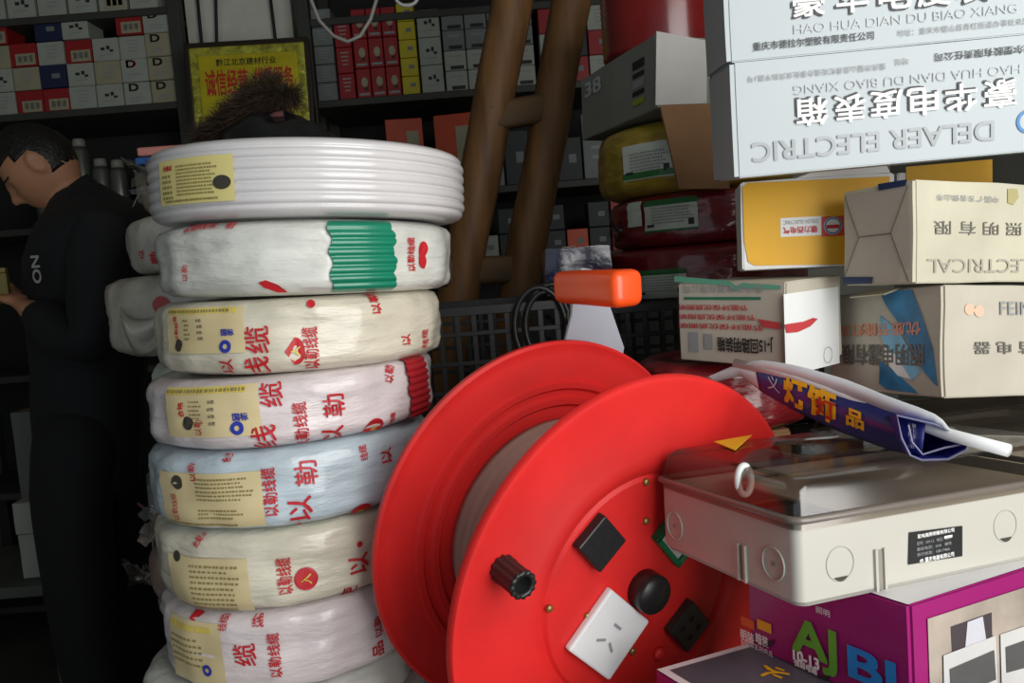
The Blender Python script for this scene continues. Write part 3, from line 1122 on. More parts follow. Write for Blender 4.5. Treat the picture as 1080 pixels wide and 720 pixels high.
beige = M('carton_beige', (190, 184, 168), 0.75, var=0.10, vscale=9, bump=0.15, bscale=40)
beige2 = M('carton_beige_worn', (200, 196, 174), 0.75, var=0.14, vscale=7, bump=0.15, bscale=40)
white_c = M('carton_white', (232, 234, 232), 0.55, var=0.04, vscale=5, bump=0.06)
grey_c = M('carton_greywhite', (184, 193, 196), 0.5, var=0.03, vscale=4, bump=0.05)
brown_c = M('carton_brown', (150, 112, 76), 0.8, var=0.12, vscale=10, bump=0.15)
yellow_p = M('print_yellow', (228, 172, 20), 0.5, var=0.04)
tape_b = M('tape_navy', (26, 50, 92), 0.4)
blue_sw = M('print_blue_swoosh', (40, 128, 178), 0.5, var=0.35, vscale=30)
blue_sw2 = M('print_blue_pale', (120, 180, 210), 0.5, var=0.2, vscale=30)
orangep = M('print_faded_orange', (226, 150, 118), 0.6)
seam_m = M('carton_seam', (120, 112, 98), 0.8)

# support under the right hand stack (mostly hidden behind the grey box)
def plain_carton(label, near, yaw, w, l, h, mat, seed, group=None):
    c = Carton('storage_carton', label, near, yaw, 0, 0, w, l, h, mat, seed=seed, group=group)
    boxp('tape_strip', (w * 1.0, .04, .0006), (0, l / 2 - .02, h + .001), M('tape_clear_brown', (170, 140, 100), .3, coat=.5), c.o, 0)
    return c


# ---- grey distribution boxes with clear lids -----------------------------------------------
abs_g = M('box_grey_abs', (184, 182, 172), 0.42, var=0.04, vscale=6, bump=0.04, bscale=80)
abs_in = M('box_inner_grey', (190, 184, 172), 0.5, var=0.08)
smoke = M_clear('smoky_lid', (0.66, 0.61, 0.56), 0.16, 0.09)
groove = M('moulding_groove', (150, 144, 132), 0.6)


def ring3(c, face, px, py, r, w, mat, name='knockout', h=.0012):
    """raised ring (knock-out) on a face as a short wall"""
    f0 = c.fmap(face, px, py, off=.0002)
    f1 = c.fmap(face, px, py, off=h)
    n = 28
    vs = []
    for f, rr in ((f0, r), (f1, r), (f1, r - w), (f0, r - w)):
        vs += [f(rr * math.cos(2 * math.pi * i / n), rr * math.sin(2 * math.pi * i / n)) for i in range(n)]
    fs = [(k * n + i, k * n + (i + 1) % n, (k + 1) * n + (i + 1) % n, (k + 1) * n + i) for k in range(3) for i in range(n)]
    return part(name, vs, fs, mat, c.o, True)


def open_tray(w, l, h, t=.0025, bev=.008):
    """tray open at the top with rounded vertical corners"""
    def rr(x0, y0, x1, y1, r, z, n=5):
        out = []
        for cx, cy, a0 in ((x1 - r, y0 + r, -90), (x1 - r, y1 - r, 0), (x0 + r, y1 - r, 90), (x0 + r, y0 + r, 180)):
            for i in range(n + 1):
                a = R_(a0 + 90 * i / n)
                out.append((cx + r * math.cos(a), cy + r * math.sin(a), z))
        return out
    rings = [rr(.003, .003, w - .003, l - .003, bev, 0), rr(0, 0, w, l, bev, .004), rr(0, 0, w, l, bev, h), rr(t, t, w - t, l - t, bev - t, h), rr(t, t, w - t, l - t, bev - t, t)]
    n = len(rings[0])
    vs = [p for r in rings for p in r]
    fs = [(k * n + i, k * n + (i + 1) % n, (k + 1) * n + (i + 1) % n, (k + 1) * n + i) for k in range(len(rings) - 1) for i in range(n)]
    fs.append(tuple(range(n)))
    fs.append(tuple((len(rings) - 1) * n + i for i in range(n)))
    return vs, fs, rr


def dist_box(label, near, yaw, rx, ry, w, l, h, lid_h, group=None):
    c = Carton('distribution_box', label, near, yaw, rx, ry, w, l, h, None, cat='electrical box', group=group)
    vs, fs, rr = open_tray(w, l, h)
    b = part('box_base', vs, fs, abs_g, c.o, True)
    b.data.set_sharp_from_angle(angle=R_(30))
    # clear lid: skirt, sloping shoulder, raised plateau
    t = .0022
    prof = [(-.0015, h - .004), (-.0015, h + .004), (.002, h + lid_h * .52), (.004, h + lid_h * .66), (.008, h + lid_h * .76), (.014, h + lid_h * .80), (.058, h + lid_h * .83), (.064, h + lid_h * .88), (.067, h + lid_h)]
    rings = [rr(e, e, w - e, l - e, max(.004, .010), z) for e, z in prof]
    n = len(rings[0])
    outer = [p for r in rings for p in r]
    vs = list(outer)
    fs = [(k * n + i, k * n + (i + 1) % n, (k + 1) * n + (i + 1) % n, (k + 1) * n + i) for k in range(len(rings) - 1) for i in range(n)]
    fs.append(tuple((len(rings) - 1) * n + i for i in range(n)))
    lid = part('clear_lid', vs, fs, smoke, c.o, True)
    lid.data.set_sharp_from_angle(angle=R_(60))
    # inside: mounting rail, terminal bars, small fittings
    rail = boxp('mounting_rail', (w * .82, .032, .006), (w * .09, l * .48, h * .55), M('rail_steel', (170, 172, 172), .35, .8), c.o, .001)
    boxp('terminal_bar', (w * .5, .012, .012), (w * .2, l * .80, h * .4), M('terminal_brass', (180, 140, 60), .35, .7), c.o, .001)
    boxp('terminal_bar', (w * .5, .012, .012), (w * .2, l * .16, h * .4), M('terminal_brass', (180, 140, 60), .35, .7), c.o, .001)
    # inner cover plate a little below the lid
    boxp('inner_cover', (w - .09, l - .05, .003), (.060, .025, h - .006), abs_in, c.o, .001)
    part('lid_rim', *tube([(x - (0 if x else .001), y, z) for x, y, z in rr(-.002, -.002, w + .002, l + .002, .010, h + .003)], .0028, 8, True), M('lid_rim_smoke', (112, 104, 96), .3, coat=.4), c.o, True)
    return c


DW = .30
D = dist_box('pale grey distribution box with a smoky clear lid on the purple carton', unp(843, 643, .55), 20.9, -2.6, 2.8, DW, .175, .058, .038)
ring3(D, 'side', 712, 554, .0125, .0016, abs_g)
ring3(D, 'side', 816, 594, .0125, .0016, abs_g)
for (px, py) in ((712, 554), (816, 594)):
    poly_patch('knockout_centre', disc_pts(.002, 12), D.fmap('side', px, py, off=.0012), groove, D.o)
for (px, py, r) in ((886, 594, .0125), (1060, 554, .0125)):
    ring3(D, 'front', px, py, r, .0008, abs_g, h=.0006)
    f = D.fmap('front', px, py, off=.0008)
    poly_patch('knockout_slit', [(r * .72 * math.cos(R_(a)), r * 1.0 * math.sin(R_(a))) for a in range(228, 313, 12)] + [(r * .5, -r * .78), (-r * .5, -r * .78)], f, hole_m, D.o)
slotm = M('slot_shadow_grey', (136, 130, 120), .7)
for face, x0, y0, x1, y1 in (('front', 921, 578, 934, 622), ('side', 778, 574, 789, 612)):
    a = D.loc(face, (x0 + x1) / 2, (y0 + y1) / 2)
    f = D.fmap(face, p=a, off=.0)
    wdt = .008
    hgt = (D.loc(face, (x0 + x1) / 2, y0) - D.loc(face, (x0 + x1) / 2, y1)).length
    for sx in (-1, 1):          # raised lips either side of the latch slot
        P = [f(sx * wdt / 2 - .0011, -hgt / 2), f(sx * wdt / 2 + .0011, -hgt / 2), f(sx * wdt / 2 + .0011, hgt / 2), f(sx * wdt / 2 - .0011, hgt / 2)]
        N = (f(1, 0) - f(0, 0)).cross(f(0, 1) - f(0, 0)).normalized() * .0022
        part('latch_rib', P + [p + N for p in P], [(0, 1, 2, 3), (4, 5, 6, 7), (0, 1, 5, 4), (1, 2, 6, 5), (2, 3, 7, 6), (3, 0, 4, 7)], abs_g, D.o)
    f2 = D.fmap(face, p=a, off=.0006)
    rect_patch('latch_slot', wdt - .002, hgt * .94, f2, slotm, D.o)
# black rating label
D.poly('rating_label', 'front', [(958, 561), (1014, 554), (1014, 586), (957, 595)], blk, .0009)
p_ = D.loc('front', 986, 574)
fl = D.fmap('front', p=p_, off=.0014)
lettering('配电箱照明箱有限公司', shifted(fl, 0, .0088), w=.036, h=.0030, mat=INKW, parent=D.o, bold=.02)
lettering('型号：XM-12   电压：220V', shifted(fl, -.002, .0036), w=.034, h=.0026, mat=INKG, parent=D.o)
lettering('额定电流：63A   编号', shifted(fl, -.002, -.0006), w=.034, h=.0026, mat=INKG, parent=D.o)
lettering('执行标准：GB17466', shifted(fl, -.003, -.0046), w=.032, h=.0026, mat=INKG, parent=D.o)
lettering('4R 重庆电器有限公司', shifted(fl, .0, -.0092), w=.034, h=.0034, mat=INKW, parent=D.o, bold=.02)
rect_patch('label_white_bar', .008, .0018, shifted(fl, .012, .0044), INKW, D.o)
# yellow warning triangle lying on the lid, white toggle clip inside
lz = .058 + .038 * .82 + .0006
tri = [D.loc('top', *q) for q in ((752, 468), (794, 458), (774, 474))]
D.h = lz + .0005
P = [D.loc('top', *q) for q in ((753, 466), (793, 459), (775, 475))]
part('warning_triangle', [q for q in P] + [q + Vector((0, 0, .0006)) for q in P], [(0, 1, 2), (3, 4, 5), (0, 1, 4, 3), (1, 2, 5, 4), (2, 0, 3, 5)], M('warning_yellow', (238, 196, 40), .5), D.o)
D.h = .058
q = D.loc('side', 776, 513)
part('lid_clip', *tube([(.008 + .006 * math.cos(a), q.y + .0, q.z + .004 + .011 * math.sin(a)) for a in [2 * math.pi * k / 20 for k in range(20)]], .0028, 8, True), wht_pl, D.o, True)

# ---- purple cartons -------------------------------------------------------------------------
magenta = M('carton_magenta', (148, 20, 104), 0.4, var=0.06, vscale=6, coat=.2)
white_top = M('carton_top_white', (226, 224, 226), 0.45, var=0.03)
rotD = Euler((0, 0, R_(20.9))).to_matrix() @ Matrix.Rotation(R_(-2.6), 3, 'X') @ Matrix.Rotation(R_(2.8), 3, 'Y')
nD = rotD @ Vector((0, 0, 1))
pD = unp(843, 643, .55)


def on_plane(px, py, p, n):
    r = ray(px, py)
    return CAML + r * ((p - CAML).dot(n) / r.dot(n))


A_ = on_plane(958.5, 639.6, pD - nD * .0008, nD)
PH = .078
# rotation that keeps the same tilt plane but its own yaw
yw = R_(28.0)
ex = Vector((math.cos(yw), math.sin(yw), 0)); ex = (ex - nD * ex.dot(nD)).normalized()
ey = nD.cross(ex)
pm_ = Matrix((ex, ey, nD)).transposed()
e_ = pm_.to_euler('ZXY') if False else None
Pp = Carton.__new__(Carton)
Pp.w, Pp.l, Pp.h = .30, .152, PH
near_p = A_ - nD * PH
Pp.o = thing('printed_carton', 'magenta carton with AJ and BJ print under the grey distribution box', 'carton', near_p, pm_)
Pp.mw = Matrix.Translation(near_p) @ pm_.to_4x4(); Pp.mi = Pp.mw.inverted(); Pp.near = near_p
bme = carton_me('carton_body', Pp.w, Pp.l, Pp.h, 3, .0005)
bo = link('carton_body', bme, magenta, Pp.o)
rect_patch('white_top_face', Pp.w - .004, Pp.l - .004, plane_map((Pp.w / 2, Pp.l / 2, PH), (1, 0, 0), (0, 1, 0), .0006), white_top, Pp.o)
ajg = M('print_green', (98, 168, 52), .45)
bjb = M('print_blue', (34, 132, 206), .45)
Pp.txt('AJ', 'side', 839, 658, 881, 704, ajg, bold=.035)
Pp.txt('BJ', 'side', 899, 690, 943, 732, bjb, bold=.035)
Pp.txt('10-13', 'side', 839, 689, 864, 700, INKW, bold=.05)
Pp.txt('强弱电箱', 'side', 840, 699, 862, 706, INKW, bold=.03)
Pp.txt('明装', 'side', 783, 665, 796, 676, INKW, bold=.03)
Pp.txt('暗装', 'side', 799, 669, 811, 680, INKW, bold=.03)
Pp.rect('print_block', 'side', 783, 652, 796, 661, M('print_orange', (222, 96, 40), .5))
Pp.rect('print_block', 'side', 800, 655, 814, 665, M('print_amber', (226, 170, 40), .5))
Pp.txt('配电箱系列产品', 'side', 784, 679, 815, 688, INKW)
for bx, by in ((811, 678), (872, 713)):
    Pp.poly('print_tick', 'side', [(bx - 6, by - 3), (bx - 2, by), (bx + 6, by - 5), (bx + 6, by), (bx - 1, by + 5), (bx - 6, by + 2)], INK, .0016)
Pp.txt('照明', 'side', 862, 641, 876, 648, INKW)
# product picture on the front face
Pp.poly('picture_panel', 'front', [(977, 652), (1085, 617), (1088, 740), (980, 740)], M('picture_warm_grey', (170, 158, 146), .4, var=.2, vscale=20), .0010)
Pp.poly('picture_window', 'front', [(1001, 660), (1044, 645), (1045, 690), (1003, 700)], M('picture_dark', (70, 62, 66), .4), .0014)
Pp.poly('picture_lamp', 'front', [(1018, 655), (1034, 649), (1040, 690), (1014, 698)], M('picture_white', (196, 196, 204), .4), .0018)
Pp.poly('picture_box', 'front', [(992, 690), (1047, 669), (1050, 740), (993, 740)], M('picture_offwhite', (196, 196, 194), .4), .0022)
Pp.poly('picture_box_window', 'front', [(998, 704), (1045, 684), (1047, 715), (1000, 735)], M('picture_grey', (84, 84, 84), .3), .0026)
Pp.poly('picture_box', 'front', [(1052, 668), (1090, 655), (1090, 740), (1054, 740)], M('picture_offwhite', (196, 196, 194), .4), .0022)
Pp.poly('picture_box_window', 'front', [(1057, 681), (1088, 670), (1088, 700), (1058, 708)], M('picture_grey', (84, 84, 84), .3), .0026)

# lower flat carton: dark grey printed top, white rim, magenta sides
pS = near_p - nD * .0012
a1, a2 = on_plane(690, 706, pS, nD), on_plane(771, 683, pS, nD)
eys = (a2 - a1).normalized()
exs = eys.cross(nD).normalized()
ysp = math.degrees(math.atan2(exs.y, exs.x))
lsp, wsp = .19, .26
mS = Matrix((exs, eys, nD)).transposed()
SP = Carton('printed_carton', 'flat magenta carton with a dark grey printed top below the reel sockets', a1 - nD * .085, 0, 0, 0, wsp, lsp, .085, magenta, seed=5, amp=.0004, mat3=mS)
rect_patch('white_rim', wsp - .003, lsp - .003, plane_map((wsp / 2, lsp / 2, .085), (1, 0, 0), (0, 1, 0), .0005), white_top, SP.o)
rect_patch('grey_top_print', wsp - .018, lsp - .018, plane_map((wsp / 2, lsp / 2, .085), (1, 0, 0), (0, 1, 0), .0010), M('print_slate', (88, 88, 98), .4, var=.15, vscale=20), SP.o)
p_ = SP.loc('top', 818, 711)
lettering('火', plane_map((p_.x, p_.y, .085), (math.cos(.9), -math.sin(.9), 0), (math.sin(.9), math.cos(.9), 0), .0016), h=.02, mat=yellow_p, parent=SP.o, bold=.03)
hs = min((SP.mw @ Vector((a, b, 0))).z for a in (0, wsp) for b in (0, lsp)) - CT
plain_carton('brown carton on the counter beneath the flat magenta carton', (a1.x + .012, a1.y + .002, CT + .0005), ysp, wsp - .03, lsp - .03, hs - .003, brown_c, 8)

# ---- second grey box and carton carrying the beige cartons
FE = Vector(unp(995, 420, .80))
D2 = dist_box('second grey distribution box with smoky lid beneath the beige cartons', FE + Vector((-.015, .004, -.1375)), 14.7, -2.0, 1.0, .30, .19, .075, .040)
plain_carton('brown carton on the counter beneath the second grey box', (FE.x - .01, FE.y + .03, CT + .0005), 14.7, .28, .17, D2.near.z - CT - .022, brown_c, 9)

# ---- lower beige carton with blue swoosh
Bx = Carton('product_carton', 'worn beige carton with a blue swoosh, lower of the two beige cartons', FE, 14.7, -4.2, 5.1, .26, .178, .113, beige, seed=11)
Bx.poly('blue_swoosh', 'side', [(929, 308), (962, 305), (972, 330), (985, 368), (990, 408), (975, 392), (962, 370), (948, 340), (934, 320)], blue_sw, .0010)
Bx.poly('blue_swoosh', 'side', [(929, 380), (945, 392), (970, 415), (935, 410), (928, 404)], blue_sw, .0012)
Bx.poly('blue_swoosh', 'side', [(929, 332), (950, 350), (972, 392), (962, 402), (945, 378), (930, 356)], blue_sw2, .0011)
Bx.poly('pale_swoosh', 'side', [(934, 366), (946, 374), (962, 400), (948, 396), (934, 380)], INKW, .0014)
Bx.txt('优质节能灯具', 'side', 886, 341, 972, 354, orangep, True, .02)
Bx.txt('照明电器有限', 'side', 890, 363, 976, 385, M('print_dark_faded', (108, 104, 98), .6), True, .03)
Bx.txt('FEIMIAO', 'front', 1054, 318, 1118, 332, INKG, False, .0)
Bx.txt('飞 苗 电 器', 'front', 1026, 360, 1112, 373, M('print_dark_faded', (108, 104, 98), .6), True, .01)
for a, b, r in ((1022, 326, .006), (1032, 328, .006)):
    poly_patch('faded_logo', disc_pts(r, 18), Bx.fmap('front', a, b, off=.001), M('print_peach', (222, 186, 160), .6), Bx.o)
# bent cardboard tongue sticking out on top
tg = [Bx.loc('side', *q_) for q_ in ((909, 318), (946, 304))]
part('cardboard_tongue', [Vector((-.016, tg[0].y, .108)), Vector((-.016, tg[1].y, .108)), Vector((.004, tg[1].y, .1145)), Vector((.004, tg[0].y, .1145)),
                          Vector((-.016, tg[0].y, .1065)), Vector((-.016, tg[1].y, .1065)), Vector((.004, tg[1].y, .113)), Vector((.004, tg[0].y, .113))],
     [(0, 1, 2, 3), (4, 5, 6, 7), (0, 1, 5, 4), (1, 2, 6, 5), (2, 3, 7, 6), (3, 0, 4, 7)], beige2, Bx.o)

# ---- upper beige carton
Bu = Carton('product_carton', 'beige carton with navy tape on its end, upper of the two beige cartons', unp(964, 298.5, .78), 21.7, -1.1, 3.9, .34, .090, .100, beige2, seed=12)
side_dim = M('carton_side_shade', (186, 178, 164), .75, var=.08)  # end face in a dimmer beige, its shade put into the colour
Bu.poly('shaded_end', 'side', [(892, 206), (958, 194), (961, 297), (891, 297)], side_dim, .0006)
Bu.poly('navy_tape', 'side', [(927, 194), (958, 189), (956, 196), (928, 201)], tape_b, .0016)
Bu.poly('navy_tape', 'side', [(890, 292), (922, 292), (921, 299), (891, 300)], tape_b, .0016)
for P_ in ([(892, 206), (907, 250)], [(907, 250), (890, 297)], [(959, 196), (941, 246)], [(941, 246), (960, 297)], [(907, 250), (941, 246)]):
    q0, q1 = Bu.loc('side', *P_[0]), Bu.loc('side', *P_[1])
    part('fold_line', *tube([q0 + Vector((-.0008, 0, 0)), q1 + Vector((-.0008, 0, 0))], .0007, 6), seam_m, Bu.o)
Bu.txt('FEIMIAO ELECTRICAL', 'front', 977, 273, 1170, 287, M('print_grey_faded', (168, 164, 150), .6), True, .0)
Bu.txt('飞 苗 电 器 照 明 有 限', 'front', 984, 235, 1165, 249, M('print_dark_faded', (108, 104, 98), .6), True, .0)
Bu.txt('中国·广东省佛山市', 'front', 987, 206, 1052, 213, INKG, True)
Bu.poly('stain', 'front', [(1062, 199), (1072, 199), (1074, 208), (1068, 216), (1062, 214)], M('carton_stain', (176, 168, 120), .8), .0009)

# ---- J-15 carton (white, red and green print), its red coil support
J = Carton('product_carton', 'white carton marked J-15 with torn red tape beside the beige cartons', unp(831, 388, .86), 38.9, 1.4, 0, .112, .144, .092, beige, seed=13)
J.rect('white_end_face', 'front', 827, 306, 884, 390, white_c, .0008)
J.poly('green_edge_tape', 'side', [(712, 291), (770, 296), (778, 302), (784, 298), (824, 301), (824, 305), (783, 304), (776, 307), (768, 301), (712, 297)], M('tape_green', (96, 168, 140), .5), .0012)
J.rect('green_rule', 'side', 722, 313, 803, 316, M('tape_green_dark', (40, 120, 92), .5))
J.txt('重庆市电器有限公司', 'side', 722, 300, 806, 309, INKG, True)
for k, (y0, y1) in enumerate(((321, 327), (331, 337), (341, 347))):
    J.txt('节能环保优质照明', 'side', 717, y0, 790 + 8 * k, y1, INKR, True, .01)
J.txt('J-15回路明装箱', 'side', 758, 354, 816, 372, INK, True, .03)
J.rect('print_block', 'side', 727, 350, 737, 371, INKG)
J.rect('print_block', 'side', 743, 352, 752, 368, INKG)
# torn red tape across the corner
J.poly('red_tape', 'side', [(800, 336), (824, 340), (825, 347), (806, 345)], M('tape_red', (196, 66, 70), .4), .0018)
J.poly('red_tape_end', 'front', [(826, 342), (846, 339), (856, 335), (861, 336), (853, 344), (840, 350), (828, 351)], M('tape_red', (196, 66, 70), .4), .0020)
ring_patch('print_ring', .0085, .0092, J.fmap('front', 872, 374, off=.0018), INKG, J.o)

# ---- yellow cartons
Y = Carton('product_carton', 'yellow fronted white carton standing on the J-15 carton', unp(783, 285, .93), -11, -2.0, 1.9, .165, .07, .101, white_c, seed=14)
Y.poly('yellow_panel', 'front', [(783, 198), (788, 193), (938, 186), (938, 278), (796, 280), (789, 276), (785, 255)], yellow_p, .0012)
Y.rect('brand_strip', 'front', 823, 229, 867, 249, white_c, .0016)
Y.rect('brand_strip', 'front', 866, 228, 890, 249, M('strip_red', (206, 70, 50), .5), .0017)
Y.txt('德力西电气', 'front', 826, 239, 862, 246, INKR, True, .03, .0022)
Y.txt('DELIXI ELECTRIC', 'front', 826, 232, 862, 236, INKG, True, .0, .0022)
poly_patch('round_emblem', disc_pts(.0098, 24), Y.fmap('front', 878, 238, off=.0024), white_c, Y.o)
ring_patch('round_emblem_ring', .0075, .0092, Y.fmap('front', 878, 238, off=.0028), M('emblem_blue', (70, 130, 190), .5), Y.o)
rect_patch('emblem_bar', .014, .004, Y.fmap('front', 878, 239, off=.0028), INKR, Y.o)
fz = Y.h
part('open_flap', [Vector((.06, -.002, fz)), Vector((.16, -.002, fz)), Vector((.155, -.006, fz + .008)), Vector((.08, -.006, fz + .006))], [(0, 1, 2, 3)], white_c, Y.o)
Y2 = Carton('product_carton', 'second yellow carton glimpsed behind the upper beige carton', unp(950, 285, .99), 3, 0, 0, .12, .08, .118, white_c, seed=15)
Y2.poly('yellow_panel', 'front', [(955, 176), (1046, 168), (1046, 280), (955, 280)], yellow_p, .0012)

# ---- two pale DELAER cartons on top
DL = Carton('product_carton', 'pale grey carton with upside down DELAER ELECTRIC print, lower of the top pair', unp(775, 188, .80), -1.7, 4.0, -.6, .42, .090, .1100, grey_c, seed=16, amp=.0006)
DLh = .1100
DL.txt('DELAER ELECTRIC', 'front', 793, 131, 1047, 168, M('ink_light_grey', (172, 177, 180), .6), True, .018, hk=.0185)
shadow_ink = M('ink_charcoal', (64, 66, 70), .6)
def big_chars(c, xs, y0, slope, hh, flip, chars):
    for ch_, x in zip(chars, xs):
        yy = y0 + (x - xs[0]) * slope
        f = c.fmap('front', x, yy, off=.0012)
        lettering(ch_, shifted(f, -.0016, -.0014 if not flip else .0016), w=.030, h=hh, mat=shadow_ink, parent=c.o, rot=math.pi if flip else 0, bold=.03)
        f = c.fmap('front', x, yy, off=.0018)
        lettering(ch_, f, w=.030, h=hh, mat=INKW, parent=c.o, rot=math.pi if flip else 0, bold=.022)


big_chars(DL, [856, 896, 934, 972, 1013, 1054], 118, -.095, .0255, True, '箱表度电华豪')
DL.txt('HAO HUA DIAN DU BIAO XIANG', 'front', 837, 72, 1075, 96, INKG2, True, .0, hk=.0085)
DL.txt('重庆市璧山县青杠街道办事处来凤和平路1号', 'front', 788, 70, 934, 84, INKG, True, hk=.0062)
DL.txt('地址', 'front', 943, 61, 958, 70, INKG, True, hk=.0062)
DL.txt('重庆市德拉尔塑胶有限责任公司', 'front', 986, 46, 1130, 62, shadow_ink, True, .01, hk=.0078)
ring_patch('blue_emblem', .0085, .0115, DL.fmap('front', 1084, 128, off=.0014), M('emblem_blue', (70, 130, 190), .5), DL.o)
DU = Carton('product_carton', 'pale grey carton at the top right picture corner, upper of the pair', DL.mw @ Vector((-.002, .002, DLh + .0008)), -1.7, 4.0, -.6, .42, .088, .110, grey_c, seed=17, amp=.0006)
DU.txt('重庆市德拉尔塑胶有限责任公司', 'front', 794, 35, 921, 52, shadow_ink, False, .012, hk=.0078)
DU.txt('地址：重庆市璧山县青杠街道办事处来凤和平路1号', 'front', 946, 18, 1120, 36, INKG, False, hk=.0064)
DU.txt('HAO HUA DIAN DU BIAO XIANG', 'front', 837, 12, 1072, 28, INKG2, False, .0, hk=.0085)
big_chars(DU, [852, 898, 943, 984, 1026], 2, -.085, .0265, False, '豪华电度表')

# ---- rolled blue banner with a white stick, lying across the lid
ban_b = M('banner_blue', (44, 48, 112), .35, var=.1, coat=.3)
ban_w = M('banner_white', (226, 230, 234), .35)
ban_in = M('banner_inside', (58, 62, 170), .4)
bn = thing('rolled_banner', 'folded blue paper banner with yellow letters across the clear lid', 'banner', unp(900, 440, .62))
bni = bn.location.copy()


def bpt(px, py, d):
    return unp(px, py, d) - bni


# printed strip: upper and lower edges from the torn end to the open end
top_e = [(745, 398, .80), (776, 385, .77), (802, 388, .745), (840, 398, .71), (890, 414, .67), (940, 434, .63), (985, 447, .60), (1006, 455, .585)]
bot_e = [(752, 402, .80), (782, 395, .77), (806, 414, .745), (842, 434, .712), (890, 456, .672), (940, 474, .632), (980, 482, .60), (1000, 482, .583)]
NB = len(top_e)


def lerp_edge(E_, t):
    x = t * (NB - 1)
    i = min(int(x), NB - 2)
    f_ = x - i
    return tuple(E_[i][k] * (1 - f_) + E_[i + 1][k] * f_ for k in range(3))


def bpos(t, s, off=0.0):
    a, b = lerp_edge(top_e, t), lerp_edge(bot_e, t)
    bulge = .010 * math.sin(math.pi * s) * (.2 + .8 * t)
    return bpt(a[0] * (1 - s) + b[0] * s, a[1] * (1 - s) + b[1] * s, a[2] * (1 - s) + b[2] * s - bulge - off)


def strip(name, t0, t1, s0, s1, mat, off, nt=14, ns=6):
    vs = [bpos(t0 + (t1 - t0) * i / nt, s0 + (s1 - s0) * j / ns, off) for i in range(nt + 1) for j in range(ns + 1)]
    fs = [(i * (ns + 1) + j, (i + 1) * (ns + 1) + j, (i + 1) * (ns + 1) + j + 1, i * (ns + 1) + j + 1) for i in range(nt) for j in range(ns)]
    return part(name, vs, fs, mat, bn, True)


def thick(o, t=.0012):
    md = o.modifiers.new('thickness', 'SOLIDIFY')
    md.thickness = t
    return o


thick(strip('banner_sheet', .26, .83, 0, 1, ban_b, 0, 40, 12))
thick(strip('torn_white_end', 0.0, .27, 0, 1, ban_w, -.0006))
strip('white_print', .645, .745, .03, .97, M('banner_pale_print', (196, 190, 200), .4), .0012, 20, 12)


def btext(s, t, sv, wt, hs, mat, rot=0, bold=.03, off=.003):
    return lettering(s, lambda a, b: bpos(t + a, sv - b, off), w=wt, h=hs, mat=mat, parent=bn, bold=bold)


byel = M('banner_yellow', (240, 172, 30), .4)
btext('灯饰', .46, .46, .17, .86, byel, bold=.05)
btext('灯', .515, .58, .06, .5, M('banner_red', (196, 50, 30), .4), bold=.03, off=.004)
btext('品', .605, .55, .05, .42, byel, bold=.05)
btext('义', .33, .45, .05, .55, M('banner_pale_print', (196, 190, 200), .4), bold=.0)
btext('MADE', .785, .5, .025, .7, INKW, bold=.0)
# open end: the sheet folds back on itself, leaving a dark blue mouth
ring_pts = [(946, 438), (951, 462), (960, 480), (972, 485), (1000, 484), (1019, 474), (1021, 468), (1008, 457), (985, 447)]
n = len(ring_pts)
rim = [bpt(a, b, .605 - .022 * (a - 946) / 75) for a, b in ring_pts]
deep = [bpt(a * .8 + 972 * .2 - 26, b * .75 + 464 * .25 - 8, .66) for a, b in ring_pts]
thick(part('folded_mouth', rim + deep, [(i, (i + 1) % n, n + (i + 1) % n, n + i) for i in range(n)] + [tuple(range(n, 2 * n))], ban_in, bn, False), .0006)
part('fold_edge', *tube(rim, .0009, 6, True), M('banner_edge_grey', (120, 120, 150), .5), bn)
part('fold_edge', *tube([bpt(958, 448, .598), bpt(962, 466, .598), bpt(973, 479, .596), bpt(996, 472, .592), bpt(1016, 468, .588)], .0008, 6), M('banner_edge_grey', (120, 120, 150), .5), bn)
# white stick and the white rolled edge above the print
stick = part('white_stick', *tube([bpt(776, 383, .772), bpt(840, 397, .712), bpt(940, 436, .635), bpt(1000, 458, .592), bpt(1064, 475, .556)], .0046, 14), M('stick_white', (226, 228, 228), .4), bn, True)
thick(part('white_rolled_edge', [bpos(.18 + .80 * i / 14, 0, .002) + Vector((0, 0, .012 * math.sin(math.pi * i / 14) ** .5 * k)) for i in range(15) for k in (0, 1)],
           [(2 * i, 2 * i + 2, 2 * i + 3, 2 * i + 1) for i in range(14)], ban_w, bn, True))

# ================================================================== COLUMN OF COILS BEHIND THE RIGHT HAND CARTONS
film2 = dict(rough=0.3, coat=0.7, var=0.22, vscale=24, bump=0.7, bscale=45, stretch=(1, 1, 3))
yel_coil = M('coil_yellow_wire', (176, 150, 52), **film2)
red_coil = M('coil_red_wire', (128, 26, 34), **film2)
lab_w = M('label_white', (206, 214, 200), .45, coat=.3)
lab_g = M('label_green', (52, 118, 62), .45)
CX, CY, CR = .345, 1.44, .168
zc = [1.523, at_y(700, 201, CY - CR).z, at_y(700, 260, CY - CR).z, at_y(690, 318, CY - CR).z]
cyl_lab = ['yellow cable coil with green and white label under the open carton', 'dark red cable coil with green and white label below the yellow coil', 'dark red cable coil behind the J-15 carton, lowest of its column']
colc = []
for i in range(3):
    dx = (0, .012, .004)[i]
    c = Coil(20 + i, Vector((CX + dx, CY, zc[i + 1] + .0005)), Matrix(), CR + (0, -.004, .008)[i], zc[i] - zc[i + 1] - .001, (yel_coil, red_coil, red_coil)[i], cyl_lab[i], amp=.004, rnd=.03 if i == 0 else .02, group='coils behind the cartons')
    colc.append(c)
cy_, cr1, cr2 = colc
